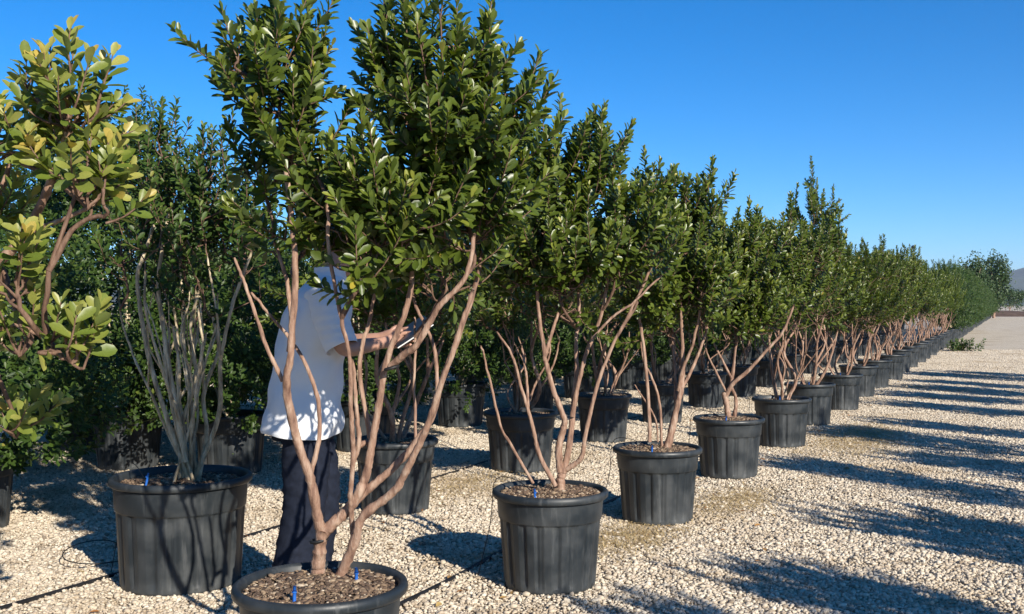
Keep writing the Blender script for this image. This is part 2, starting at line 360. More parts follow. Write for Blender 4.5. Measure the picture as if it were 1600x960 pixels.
# ------------------------------------------------------------------ pots
def flute(depth):
    def f(a, z):
        k = (a / (2 * math.pi) * 18) % 1.0
        s = np.clip((np.abs(k - .5) - .30) / .035, 0, 1)           # wide raised staves, narrow steps between
        alt = np.where(np.floor(a / (2 * math.pi) * 18) % 2 == 0, 1.0, .55)
        w = np.clip((z - .02) / .03, 0, 1) * np.clip((.345 - z) / .006, 0, 1)
        return -depth * s * alt * w
    return f
def make_pot(D, Hh, Db, name='pot'):
    R, rb = D / 2, Db / 2; k = Hh / .485
    def rz(z): return rb + (R - .028 - rb) * (z / Hh)
    prof = [(0, .004), (rb * .8, .004), (rb - .012, .004), (rb - .002, .010), (rb, .02)]
    for z in (.035, .05, .08, .12, .16, .2, .24, .28, .32, .336, .342): prof.append((rz(z * k), z * k))
    prof += [(rz(.345 * k) + .004, .345 * k), (rz(.35 * k) + .0065, .351 * k), (rz(.40 * k) + .0065, .40 * k), (rz(.445 * k) + .0065, .445 * k)]
    mb = MB(); fl = flute(.0105)
    lathe(mb, prof, 216, lambda a, z: fl(a, z / k))
    for a in np.arange(6) * math.pi / 3 + .35:                   # dark drain mouths at the foot
        c = np.array((math.cos(a), math.sin(a), 0)); t = np.array((-c[1], c[0], 0)); b = c * (rz(.02) + .0012) + np.array((0, 0, .026))
        q = np.array([b + t * .012 * math.cos(u) + np.array((0, 0, .010 * math.sin(u))) + c * (.012 * math.sin(u) * .08) for u in np.linspace(0, 6.28, 10, endpoint=False)])
        mb.add(np.concatenate((q, b[None])), np.array([(i, (i + 1) % 10, 10) for i in range(10)]), 1.0)
    body = mb.mesh(name, M_POT)
    mb = MB(); z0 = Hh - .04
    lip = [(rz(z0) + .0055, z0 + .003), (R - .008, z0 + .002), (R - .001, z0 + .009), (R, z0 + .022), (R - .003, z0 + .034), (R - .011, z0 + .040), (R - .022, z0 + .039), (R - .030, z0 + .031), (R - .033, z0 + .0), (R - .036, z0 - .04), (R - .04, Hh - .13)]
    lathe(mb, lip, 96)
    return body, mb.mesh(name + '_rim', M_POT)
POT = make_pot(.585, .485, .455)
POTL = make_pot(.70, .545, .585)
POTM = make_pot(.64, .50, .50)
def make_soil(R, z, nchip, seed):
    r = np.random.default_rng(seed)
    rad = np.concatenate(([.002], np.linspace(.03, R, 10))); seg = 48; ang = np.linspace(0, 2 * math.pi, seg, endpoint=False)
    V = np.stack((rad[:, None] * np.cos(ang), rad[:, None] * np.sin(ang), z + .018 * np.exp(-(rad[:, None] / .09) ** 2) + r.normal(0, .0035, (11, seg))), -1)
    mb = MB(); loft(mb, V); soil = mb.mesh('soil', M_SOIL)
    chips = None
    if nchip:
        u = np.sqrt(r.uniform(0, 1, nchip)) * (R - .012); a = r.uniform(0, 6.283, nchip)
        C = np.stack((u * np.cos(a), u * np.sin(a), z + .018 * np.exp(-(u / .09) ** 2) + .004 + r.uniform(0, .006, nchip)), -1)
        V, F, T = pebbles(C, np.clip(r.lognormal(math.log(.0062), .42, nchip), .003, .017), r.beta(1.1, 1.7, nchip), .42)
        mb = MB(); mb.add(V, F, T); chips = mb.mesh('bark_chips', M_CHIP, False)
    return soil, chips
SOIL = make_soil(.258, .458, 2600, 3); SOILL = make_soil(.315, .50, 3000, 4); SOILM = make_soil(.284, .46, 2000, 5)
SOILFAR = make_soil(.258, .445, 260, 6)

# ------------------------------------------------------------------ leaves
LEAF_U = np.array([(0, 0, 0), (0, .32, -.012), (-.33, .30, .05), (.33, .30, .05), (0, .66, -.02), (-.5, .64, .06), (.5, .64, .06), (-.33, .89, .01), (.33, .89, .01), (0, 1.0, -.055)])
LEAF_F = np.array([(0, 1, 2), (0, 3, 1), (2, 1, 4), (2, 4, 5), (1, 3, 6), (1, 6, 4), (5, 4, 7), (4, 6, 8), (4, 9, 7), (4, 8, 9)])
class Leaves:
    def __init__(s): s.o, s.y, s.n, s.l, s.w, s.t = [], [], [], [], [], []
    def add(s, o, y, n, l, w, t): s.o.append(o); s.y.append(y); s.n.append(n); s.l.append(l); s.w.append(w); s.t.append(t)
    def pack(s):
        s.o, s.y, s.n, s.l, s.w, s.t = [np.concatenate(a) for a in (s.o, s.y, s.n, s.l, s.w, s.t)]
        s.y = nrm(s.y); s.x = nrm(np.cross(s.y, s.n)); s.n = np.cross(s.x, s.y)
    def mesh(s, name, mat, keep=None):
        k = slice(None) if keep is None else keep
        o, x, y, n, l, w, t = s.o[k], s.x[k], s.y[k], s.n[k], s.l[k][:, None, None], s.w[k][:, None, None], s.t[k]
        U = LEAF_U
        V = o[:, None] + l * (U[None, :, 0:1] * w * x[:, None] + U[None, :, 1:2] * y[:, None] + U[None, :, 2:3] * n[:, None])
        F = (LEAF_F[None] + (np.arange(len(o)) * 10)[:, None, None]).reshape(-1, 3)
        return mk_mesh(name, V.reshape(-1, 3), F, mat, {'tint': np.repeat(np.clip(t, 0, 1), 10)})
_leafmesh = {}
def leaf_mesh(tb, mat):
    key = (tb, mat.name)
    if key not in _leafmesh:
        V = LEAF_U.copy(); V[:, 0] *= .42
        _leafmesh[key] = mk_mesh('leaf', V, LEAF_F, mat, {'tint': np.full(10, (tb + .5) / 8)})
    return _leafmesh[key]

LIGHT = np.array(to_sun)
def shoot(lv, tw, base, d, length, r, P):
    """a leafy shoot: curved twig with spiralled leaves"""
    n = 7; up = np.array((0, 0, 1.0)); pts = [base]; dd = nrm(d)
    for i in range(n - 1):
        dd = nrm(dd + up * P['lift'] + r.normal(0, .05, 3)); pts.append(pts[-1] + dd * length / (n - 1))
    pts = np.array(pts); tube(tw, pts, np.linspace(.0036, .0016, n) * P['tw'], 4, .3, caps=False)
    m = max(6, int(length / P['gap'])); t = np.linspace(P['bare'], 1.0, m); ft = t * (n - 1 - 1e-6); i = ft.astype(int); f = (ft - i)[:, None]
    pos = pts[i] * (1 - f) + pts[i + 1] * f; ax = nrm(pts[np.minimum(i + 1, n - 1)] - pts[i])
    th = np.arange(m) * 2.39996 + r.uniform(0, 6.28) + r.normal(0, .25, m)
    ref = nrm(np.cross(ax, np.array((.37, .21, .9)) + r.normal(0, .1, 3))); b2 = np.cross(ax, ref)
    rad = np.cos(th)[:, None] * ref + np.sin(th)[:, None] * b2
    op = np.radians(np.interp(t, (0, .55, 1), P['open'])) + r.normal(0, .16, m)
    y = np.cos(op)[:, None] * ax + np.sin(op)[:, None] * rad
    y = nrm(y + r.normal(0, .10, (m, 3)))
    nn = ax - (ax * y).sum(1, keepdims=True) * y + r.normal(0, .28, (m, 3)) + LIGHT * P.get('turn', .75)
    y = nrm(y - .28 * LIGHT * (y * LIGHT).sum(1, keepdims=True) * (r.uniform(0, 1, (m, 1)) < .6) + r.normal(0, .06, (m, 3)))
    L = P['len'] * np.interp(t, (0, .3, .8, 1), (.85, 1.05, 1.0, .68)) * r.uniform(.78, 1.18, m)
    tip = P['tip'] * (.3 + .7 * r.uniform()) 
    T = P['tint'] + tip * np.clip((t - .55) / .45, 0, 1) ** 1.3 + r.normal(0, .10, m) + (r.uniform(0, 1, m) < .025) * .35
    lv.add(pos, y, nn, L, np.clip(r.normal(P['wid'], .05, m), .25, .6), T)
    return pts
ARB = dict(lift=.13, tw=1.0, gap=.0078, bare=.10, open=(74, 52, 26), len=.054, wid=.42, tint=.24, tip=.40)
YNG = dict(lift=.16, tw=1.3, gap=.0120, bare=.20, open=(70, 50, 28), len=.064, wid=.47, tint=.52, tip=.55)
DEN = dict(lift=.10, tw=1.0, gap=.0105, bare=.05, open=(78, 60, 35), len=.054, wid=.46, tint=.26, tip=.26)
PAL = dict(lift=.20, tw=.9, gap=.0100, bare=.10, open=(70, 50, 30), len=.046, wid=.44, tint=.30, tip=.30)

def make_crown(plumes, nshoots, stem_tops, spikes, r, P, length=(.10, .36), limb_r=.0085, upbias=.62, shell=.55):
    """plumes: (centre, (rx,ry,rz), weight). Returns leaves and twig mesh builder"""
    lv, tw = Leaves(), MB(); nodes = [np.asarray(p, float) for p in stem_tops]
    w = np.array([p[2] * np.prod(p[1]) ** .67 for p in plumes]); w /= w.sum()
    for (c, rad, _) in plumes:                         # a limb up through every plume
        c = np.array(c); rad = np.array(rad)
        A = np.array(nodes); dd = np.linalg.norm((A - c) * (1, 1, .6), axis=1) + np.where(A[:, 2] > c[2] - .12, .5, 0); a = A[dd.argmin()]
        top = c + np.array((r.normal(0, .15) * rad[0], r.normal(0, .15) * rad[1], rad[2] * .75))
        mid = (a + c) / 2 + r.normal(0, .025, 3)
        p = smooth_path([a, mid, c, top], 12); p += np.cumsum(r.normal(0, .004, p.shape), 0); p[0] = a
        tube(tw, p, np.linspace(limb_r, .004, 12), 6, .2); nodes += list(p[3:])
    B, D = [], []
    for i in range(nshoots):
        k = r.choice(len(plumes), p=w); c, rad, _ = plumes[k]
        u = nrm(r.normal(0, 1, 3)); rr = r.uniform(0, 1) ** shell
        B.append(np.array(c) + u * rr * np.array(rad)); D.append(nrm(u * (.9, .9, .45) + np.array((0, 0, upbias)) + r.normal(0, .38, 3)))
    B, D = np.array(B), np.array(D)
    order = np.linalg.norm(B[:, None] - np.array(nodes)[None], axis=2).min(1).argsort()
    NA = np.zeros((len(nodes) + 4 * nshoots + 10 * len(spikes), 3)); nn = len(nodes); NA[:nn] = nodes
    for i in order:
        b = B[i]; q = NA[:nn]; dist = np.linalg.norm(q - b, axis=1) + np.clip(q[:, 2] - b[2] + .03, 0, 1) * 1.5; a = q[dist.argmin()]
        gapv = b - a; ln = np.linalg.norm(gapv)
        if ln > .02:
            mid = (a + b) / 2 + np.array((0, 0, -.05 * ln)) + r.normal(0, .08 * ln, 3)
            p = smooth_path([a, mid, b], 5); tube(tw, p, np.linspace(.0045, .003, 5) * P['tw'], 4, .3, caps=False)
            NA[nn:nn + 3] = p[2:5]; nn += 3
        shoot(lv, tw, b, D[i], r.uniform(*length), r, P)
    for (a, b) in spikes:                              # long leading shoots standing clear of the crown
        a, b = np.array(a, float), np.array(b, float); ln = np.linalg.norm(b - a)
        q = NA[:nn]; near = q[(np.linalg.norm(q - a, axis=1) + np.clip(q[:, 2] - a[2], 0, 1) * 2).argmin()]
        tube(tw, smooth_path([near, (near + a) / 2 + r.normal(0, .02, 3), a], 6), np.linspace(.007, .005, 6), 5, .2, caps=False)
        PP = dict(P); PP['lift'] = .02; PP['bare'] = .0
        pts = shoot(lv, tw, a, b - a, ln, r, PP)
        for s in range(int(ln / .13)):
            j = r.integers(0, 3); shoot(lv, tw, pts[j], nrm(nrm(b - a) + r.normal(0, .45, 3)), r.uniform(.08, .16), r, P)
    lv.pack(); return lv, tw

def stem_mesh(stems, mat, r, twigs=None, name='trunk'):
    """stems: (points, r0, r1). The twigs of the crown are joined on: all of it is wood"""
    mb = MB(); tops = []
    for pts, r0, r1 in stems:
        n = max(10, 8 * len(pts)); p = smooth_path(pts, n)
        wob = np.cumsum(r.normal(0, .0018, p.shape), 0); wob *= np.linspace(0, 1, n)[:, None]; p = p + wob
        rad = np.linspace(r0, r1, n) * (1 + r.normal(0, .05, n)); rad[-1] *= .8
        tube(mb, p, rad, 10 if r0 > .012 else 6, 0.0, lump=.05); tops += [p[int(n * .75)], p[-1]]
    return mb, tops

class Kind:
    """shared meshes of one sort of potted tree"""
    pass
def finish_kind(k, stems_mb, lv, tw, barkmat, leafmat, cut=None):
    k.trunk = stems_mb.mesh('trunk', barkmat); k.twigs = tw.mesh('twigs', M_TWIG)
    k.leafmat = leafmat; k.lv = lv
    k.crown = None if cut else lv.mesh('crown', leafmat)
    return k
def generic_kind(seed, height=2.45, rad=.60, base=1.12, nsh=300, P=ARB, leafmat=None, bark=None, nstem=5, nplume=6, nspike=5, leader=0):
    r = np.random.default_rng(seed); stems = []
    for i in range(nstem):
        a = i * 6.283 / nstem + r.normal(0, .35); sp = r.uniform(.16, .42); b = np.array((math.cos(a) * r.uniform(.02, .07), math.sin(a) * r.uniform(.02, .07), .42))
        e = np.array((math.cos(a) * sp, math.sin(a) * sp, r.uniform(base, base + .25)))
        m1 = b + (e - b) * .3 + np.array((r.normal(0, .05), r.normal(0, .05), 0)); m2 = b + (e - b) * .65 + np.array((r.normal(0, .05), r.normal(0, .05), 0))
        r0 = r.uniform(.009, .021); stems.append(([b, m1, m2, e], r0, r0 * .5))
        for q in range(r.integers(1, 3)):
            s = m1 if q else m2; e2 = s + np.array((r.normal(0, .16), r.normal(0, .16), r.uniform(.3, .5))); stems.append(([s, (s + e2) / 2 + r.normal(0, .03, 3), e2], r0 * .6, r0 * .35))
    mb, tops = stem_mesh(stems, bark, r)
    hc = (base + height) / 2
    pl = [((0, 0, base + .33), (rad, rad, .26), 1.0), ((r.normal(0, .06), r.normal(0, .06), hc + .05), (rad * .8, rad * .8, (height - base) * .26), 1.0)]
    for i in range(nplume):
        a = i * 6.283 / nplume + r.normal(0, .4); q = rad * r.uniform(.35, .8); hh = height - r.uniform(.05, .45)
        pl.append(((math.cos(a) * q, math.sin(a) * q, (hc + hh) / 2 - .10), (.10, .10, (hh - hc) / 2 + .02), 1.3))
    spk = []
    for i in range(nspike):
        a = r.uniform(0, 6.28); q = rad * r.uniform(.1, .85); z = height - r.uniform(.32, .60); ln = r.uniform(.30, .45)
        spk.append(((math.cos(a) * q, math.sin(a) * q, z), (math.cos(a) * q * 1.12, math.sin(a) * q * 1.12, z + ln)))
    if leader:
        pl.append(((.05, 0, 2.42), (.16, .16, .22), 2.0))
        for dx, dy, dz in ((.06, 0, 0), (-.16, .1, -.32), (.22, -.1, -.36), (.1, .15, -.25)): spk.append(((dx, dy, leader + dz - .55), (dx * 1.1, dy, leader + dz)))
    lv, tw = make_crown(pl, nsh, tops, spk, r, P)
    return finish_kind(Kind(), mb, lv, tw, bark or M_BARK, leafmat or M_LEAF)
def px_kind(base, Z, stems_px, plumes_px, spikes_px, nsh, seed, P=ARB, leafmat=None, bark=None, length=(.10, .36), cut=True, limb_r=.0085, shell=.55, back=0.0):
    """a tree whose stems follow the photo; every stem and plume has its own depth"""
    r = np.random.default_rng(seed); off = np.array((base[0], base[1], 0.0)); stems = []
    for pts, r0, r1, d0, d1 in stems_px:
        n = len(pts); stems.append(([PX(x, y, Z + d0 + (d1 - d0) * i / (n - 1) + back * min(max((y - 540) / 350, 0), 1)) - off for i, (x, y) in enumerate(pts)], r0, r1))
    pl = [(PX(x, y, Z + d) - off - np.array((0, 0, .07)), (max(rx * Z / FPX - .06, .05), max((rx * .55 + ry * .3) * Z / FPX - .06, .06), max(ry * Z / FPX - .09, .06)), w) for (x, y, rx, ry, d, w) in plumes_px]
    spk = [(PX(x0, y0, Z + d) - off, PX(x1, y1, Z + d + .03) - off) for (x0, y0, x1, y1, d) in spikes_px]
    mb, tops = stem_mesh(stems, bark, r)
    lv, tw = make_crown(pl, nsh, tops, spk, r, P, length, limb_r, shell=shell)
    return finish_kind(Kind(), mb, lv, tw, bark or M_BARK, leafmat or M_LEAF, cut)

# ------------------------------------------------------------------ planting
def plant(kind, pos, label, group=None, cat='potted tree', name='potted_tree', rz=0.0, sc=(1, 1, 1), pot=POT, soil=SOIL, leaves=0, potrot=None, drip=None, twigs=True, tubes=True):
    z = float(gfall(pos[0], pos[1])) + .004
    t = tag(link(name, None, loc=(pos[0], pos[1], z)), label, cat, group)
    t.empty_display_size = .2
    p = link('pot', pot[0], t, rz=rng.uniform(0, 6.28)); link('rim', pot[1], p)
    s = link('soil', soil[0], t, rz=rng.uniform(0, 6.28))
    if soil[1]: tag(link('bark_chips', soil[1], s), kind='stuff')
    tr = link('trunk', kind.trunk, t, rz=rz); tr.scale = sc
    if twigs: tag(link('twigs', kind.twigs, tr), kind='stuff')
    if kind.crown is None:                             # the nearest leaves are pieces of their own
        lv = kind.lv; wp = lv.o + np.array((pos[0], pos[1], z)); v = wp - np.array((0, 0, CAMH)); d = np.linalg.norm(v, axis=1)
        px = CXP + v[:, 0] / v[:, 1] * FPX; py = HY - v[:, 2] / v[:, 1] * FPX
        sz = lv.l * lv.w / d * (1 - .6 * np.abs((lv.y * v).sum(1) / d)) * (.35 + .65 * np.abs((lv.n * v).sum(1) / d))
        sz = np.where((px > 5) & (px < 1595) & (py > 5) & (py < 955) & (v[:, 1] > .3), sz, 0)
        # keep those towards the camera side: they are the ones that show
        front = np.quantile(d, .35); sz = np.where(d < front, sz, sz * .3)
        pick = np.argsort(-sz)[:leaves]; keep = np.ones(len(d), bool); keep[pick] = False
        cr = link('crown', None, t); cr.empty_display_size = .1
        tag(link('foliage', lv.mesh('foliage', kind.leafmat, keep), cr), kind='stuff')
        for i in pick:
            o = link('leaf', leaf_mesh(int(np.clip(lv.t[i], 0, .999) * 8), kind.leafmat), cr)
            m = Matrix.Identity(4); f = lv.w[i] / .42
            for a in range(3): m[a][0] = lv.x[i][a] * lv.l[i] * f; m[a][1] = lv.y[i][a] * lv.l[i]; m[a][2] = lv.n[i][a] * lv.l[i]; m[a][3] = lv.o[i][a]
            o.matrix_basis = m
    else:
        cr = tag(link('crown', kind.crown, t, rz=rz)); cr.scale = sc
    for (a, rr, up) in (drip or []):                   # drip line over the rim with its blue dripper
        R = pot[1].vertices[0].co.xy.length + .03; c = np.array((math.cos(a), math.sin(a)))
        q = lambda k, zz: np.array((c[0] * k, c[1] * k, zz)); c2 = (math.cos(2.75), math.sin(2.75)); q2 = lambda k, zz: np.array((c2[0] * k, c2[1] * k, zz))
        top = max(v.co.z for v in pot[1].vertices)
        mb = MB(); tube(mb, smooth_path([q2(R + .10, .01), q2(R + .03, top * .6), q2(R + .005, top + .02), (q2(R, top + .05) + q(rr, top + .05)) / 2, q(rr, top)], 18), .0024, 5)
        if tubes: link('drip_tube', mb.mesh('drip_tube', M_HOSE), t)
        mb = MB(); tilt = np.array((rng.normal(0, .008), rng.normal(0, .008), 0))
        tube(mb, np.array([q(rr, top - .055), q(rr, top - .01) + tilt * .6, q(rr, top + .028) + tilt]), (.004, .0062, .0055), 8)
        tube(mb, np.array([q(rr, top + .008) + tilt * .6, q(rr, top + .014) + tilt * .7]), (.0085, .0085), 8)
        link('dripper', mb.mesh('dripper', M_BLUE), t)
    return t

ORD = 'first second third fourth fifth sixth seventh eighth ninth tenth eleventh twelfth thirteenth fourteenth fifteenth sixteenth seventeenth eighteenth nineteenth twentieth'.split()

# --- the big tree by the man
T1_STEMS = [
 ([(500, 925), (498, 893), (500, 860), (502, 832)], .029, .021, 0, 0),
 ([(502, 835), (494, 795), (483, 742), (462, 680), (446, 600), (452, 545), (461, 440), (458, 350), (446, 250)], .019, .008, 0, -.12),
 ([(452, 548), (456, 500), (447, 437), (425, 370)], .011, .006, -.05, .1),
 ([(442, 595), (413, 533), (390, 460), (366, 400)], .0085, .005, -.03, .02),
 ([(484, 745), (497, 690), (495, 630), (473, 567), (427, 497), (395, 458)], .010, .005, 0, .16),
 ([(500, 838), (520, 818), (540, 802), (563, 772), (573, 750), (584, 712), (600, 640), (613, 570), (640, 488), (652, 400)], .022, .008, 0, .05),
 ([(611, 572), (632, 553), (655, 535), (687, 483), (730, 432), (750, 360)], .014, .007, .04, -.06),
 ([(545, 795), (572, 766), (617, 728), (668, 664), (686, 600), (712, 530), (742, 430), (760, 340)], .016, .007, .02, .12),
 ([(520, 922), (537, 888), (556, 842), (566, 808), (600, 780), (624, 756), (645, 714), (672, 655), (690, 598), (716, 520), (738, 440)], .020, .007, -.02, -.10),
 ([(552, 842), (549, 800), (547, 770), (552, 707), (550, 640), (548, 575), (533, 503), (512, 395), (505, 300)], .011, .006, 0, -.14),
 ([(556, 700), (572, 690), (580, 693), (563, 593), (567, 533), (577, 488), (590, 400)], .011, .006, .04, .2),
 ([(552, 720), (560, 690), (557, 640), (548, 560)], .010, .007, 0, .03),
 ([(650, 690), (647, 623), (648, 547), (642, 500)], .006, .004, .05, .18),
 ([(684, 612), (678, 545), (655, 478), (640, 400)], .008, .005, .04, .22),
]
T1_PL = [(425, 110, 72, 120, .05, 1.1), (455, 215, 72, 85, -.05, .85), (415, 260, 70, 70, .15, .7), (625, 110, 55, 125, .10, .95), (690, 150, 85, 160, 0, 1.0), (610, 320, 130, 95, -.05, 1.0),
         (730, 300, 105, 120, .05, .85), (480, 350, 100, 65, .1, .75), (560, 400, 80, 45, -.15, .35), (690, 415, 100, 50, .1, .55), (770, 200, 45, 90, .0, .8)]
T1_SP = [(752, 130, 772, -8, 0), (790, 165, 786, 72, .1), (372, 95, 344, 12, 0), (425, 60, 415, -20, .1), (690, 60, 690, -30, -.1), (640, 50, 622, -40, .1), (598, 70, 602, -15, 0), (500, 150, 505, 95, .2), (480, 150, 490, 60, -.1), (720, 70, 708, -10, .1)]
k1 = px_kind(P1, 3.55, T1_STEMS, T1_PL, T1_SP, 390, 11, length=(.12, .31), back=.17)
t1 = plant(k1, P1, 'largest reddish many-stemmed tree, in the pot in front of the man', leaves=300, name='potted_tree', drip=[(-1.85, .19, 0), (.55, .13, 0)], tubes=False)
for (x, y, ra) in ((499, 843, .029), (612, 574, .021)):   # rubber ties round the stems
    mb = MB(); c = PX(x, y, 3.55 + .17 * min(max((y - 540) / 350, 0), 1)) - np.array((P1[0], P1[1], 0)); a = np.linspace(0, 2 * math.pi, 20)
    tube(mb, np.stack((c[0] + ra * np.cos(a), c[1] + ra * np.sin(a), c[2] + .006 * np.cos(a)), -1), .006, 6, caps=False); link('rubber_tie', mb.mesh('rubber_tie', M_TIE), t1)

# --- second to fourth of the path-side row
Z2, Z3, Z4 = 5.32, 6.94, 8.70
def rowz(z): return np.array((P1[0] + ROW_T * (z - P1[1]), z))
p2, p3, p4 = rowz(Z2), rowz(Z3), rowz(Z4)
T2_STEMS = [
 ([(876, 775), (876, 750), (877, 734)], .024, .022, 0, 0),
 ([(875, 738), (873, 700), (880, 668), (880, 652), (865, 615), (852, 571), (850, 555), (842, 504), (835, 430)], .019, .008, 0, -.1),
 ([(851, 560), (866, 508), (882, 461), (890, 400)], .010, .006, -.05, .1),
 ([(880, 740), (888, 705), (893, 665), (895, 640), (899, 592), (900, 532), (905, 490), (905, 400)], .018, .007, .0, .12),
 ([(894, 652), (903, 600), (914, 552), (938, 486), (950, 400)], .014, .007, .02, .02),
 ([(880, 737), (898, 726), (910, 713), (915, 682), (930, 614), (955, 543), (990, 472), (1020, 400)], .015, .006, 0, -.12),
 ([(925, 530), (958, 495), (990, 473), (1046, 416)], .0075, .005, -.1, -.15),
 ([(868, 760), (843, 712), (833, 672), (815, 608), (803, 565), (776, 520)], .013, .005, -.03, -.12),
 ([(825, 640), (822, 590), (812, 540)], .008, .006, -.05, .1),
 ([(833, 756), (796, 693), (781, 667), (763, 592), (756, 560), (750, 540)], .0085, .005, -.05, -.16),
]
T2_PL = [(850, 290, 65, 105, 0, 1.0), (925, 280, 65, 100, .05, 1.0), (880, 400, 130, 70, -.05, 1.0), (965, 360, 75, 80, 0, 1.0), (800, 380, 65, 90, .05, .9), (880, 455, 90, 30, .1, .6), (1000, 420, 50, 55, 0, .7)]
T2_SP = [(826, 215, 831, 118, 0), (877, 225, 877, 150, .05), (934, 245, 938, 166, 0), (905, 250, 912, 205, .1), (850, 230, 846, 175, -.1), (965, 290, 972, 230, .1)]
k2 = px_kind(p2, Z2, T2_STEMS, T2_PL, T2_SP, 340, 12)
plant(k2, p2, 'path-side potted tree whose slanting stem ends in a pale cut branch', leaves=300, drip=[(-1.95, .20, 0)])
T3_STEMS = [
 ([(1040, 705), (1046, 685), (1056, 635), (1062, 600), (1063, 545), (1060, 480)], .028, .009, 0, 0),
 ([(1060, 610), (1068, 575), (1085, 535), (1100, 470)], .015, .007, 0, -.1), ([(1062, 612), (1080, 580), (1099, 533), (1115, 470)], .013, .007, 0, .1),
 ([(1056, 630), (1054, 580), (1048, 530), (1040, 470)], .011, .006, .03, .15),
 ([(1015, 690), (1014, 660), (1008, 585), (1000, 520), (991, 470), (985, 420)], .014, .007, -.05, -.1),
 ([(1034, 697), (1030, 630), (1018, 590), (1006, 560), (998, 490)], .010, .006, 0, .1), ([(1028, 690), (1024, 655), (1005, 620), (993, 600)], .007, .004, 0, -.1)]
T3_PL = [(1008, 335, 42, 75, 0, 1.0), (1070, 345, 50, 70, .05, 1.0), (1040, 430, 88, 75, -.05, 1.0), (1100, 350, 32, 60, 0, .8), (1095, 460, 55, 60, .0, .9), (1040, 495, 70, 40, .1, .7)]
T3_SP = [(1008, 295, 1008, 231, 0), (1100, 320, 1120, 248, 0), (1043, 310, 1046, 268, .1), (1072, 310, 1076, 280, -.1)]
k3 = px_kind(p3, Z3, T3_STEMS, T3_PL, T3_SP, 330, 13)
plant(k3, p3, 'path-side potted tree with stout straight trunk beside thin curved stems', leaves=150, drip=[(-1.9, .2, 0)])
T4_STEMS = [
 ([(1140, 660), (1137, 640), (1133, 616)], .026, .024, 0, 0),
 ([(1134, 620), (1146, 600), (1170, 580), (1195, 552), (1224, 518), (1240, 480)], .019, .009, 0, -.15), ([(1140, 612), (1145, 585), (1149, 545), (1156, 505)], .014, .008, 0, .05),
 ([(1134, 612), (1118, 580), (1105, 552), (1097, 530)], .010, .005, 0, -.05), ([(1143, 592), (1130, 565), (1118, 538), (1108, 500)], .011, .006, 0, .15), ([(1147, 655), (1150, 625), (1140, 600)], .018, .012, .04, .02)]
T4_PL = [(1150, 400, 50, 60, 0, 1.0), (1175, 470, 62, 50, .05, 1.0), (1120, 460, 48, 60, -.05, 1.0), (1190, 410, 32, 60, 0, .8), (1130, 385, 35, 45, .0, .8), (1150, 510, 60, 28, .0, .6)]
T4_SP = [(1150, 365, 1152, 328, 0), (1185, 385, 1190, 340, .1), (1125, 370, 1128, 335, .1)]
k4 = px_kind(p4, Z4, T4_STEMS, T4_PL, T4_SP, 320, 14, cut=False)
plant(k4, p4, 'path-side potted tree with a forked trunk and one thick bare limb slanting towards the path', drip=[(-1.9, .2, 0)])

# --- shared sorts for the rest
G = [generic_kind(101 + i, height=h, rad=ra, base=b, nsh=ns, nplume=npl, nspike=sp) for i, (h, ra, b, ns, npl, sp) in enumerate(
    [(2.45, .60, 1.10, 350, 6, 5), (2.40, .64, 1.05, 350, 5, 6), (2.55, .56, 1.15, 330, 7, 4), (2.35, .62, 1.02, 340, 6, 7)])]
GT = generic_kind(131, height=2.5, rad=.55, base=1.1, nsh=330, nplume=5, nspike=4, leader=3.2)
def dense_kind(seed, h, rad, nsh):
    r = np.random.default_rng(seed); stems = []
    for i in range(6):
        a = r.uniform(0, 6.28); e = np.array((math.cos(a) * .25, math.sin(a) * .25, h * .6)); stems.append(([np.array((.03 * math.cos(a), .03 * math.sin(a), .42)), e * (.5, .5, .55) + r.normal(0, .02, 3), e], .014, .007))
    mb, tops = stem_mesh(stems, M_PALE, r)
    pl = [((0, 0, .80), (rad, rad, .46), 1.6), ((0, 0, h * .55), (rad * .95, rad * .95, h * .26), 1.0), ((0, 0, h * .78), (rad * .75, rad * .75, h * .17), 1.0)]
    for i in range(5):
        a = r.uniform(0, 6.28); pl.append(((math.cos(a) * rad * .5, math.sin(a) * rad * .5, h * .85), (.15, .15, h * .13), 1.0))
    lv, tw = make_crown(pl, nsh, tops, [], r, DEN, (.14, .28), .008, .4, .42)
    return finish_kind(Kind(), mb, lv, tw, M_PALE, M_DENSE)
DK = [dense_kind(201, 2.30, .92, 820), dense_kind(202, 2.20, .95, 840), dense_kind(203, 3.05, .78, 900)]
ROW1_Z = [10.6, 12.4, 14.3, 16.2, 18.05, 20.0, 22.0] + [22.0 + 1.85 * i for i in range(1, 52)]
r1 = np.random.default_rng(5)
for i, z in enumerate(ROW1_Z):
    n = i + 5; p = rowz(z) + RN * r1.normal(0, .03)
    far = z > 40
    if z > 60 and i % 2: continue
    lab = f'{ORD[n - 1]} potted tree of the path-side row, counted from the man' if n <= 14 else ('potted tree far down the path-side row' if not far else 'tall potted tree in the farthest stretch of the path-side row')
    k = GT if n == 6 else (DK[i % 2] if far else G[int(r1.integers(0, 4))])
    if n == 6: lab = 'path-side potted tree with the tall leader standing high above its neighbours'
    s = r1.uniform(.94, 1.05); zs = s if n < 14 else (r1.uniform(.98, 1.16) if not far else r1.uniform(1.15, 1.42))
    plant(k, p, lab, 'trees of the path-side row', rz=r1.uniform(-.9, .9), sc=(s, s, zs), soil=SOILFAR, twigs=z < 25, drip=[(-1.9, .2, 0)] if n < 8 else None)

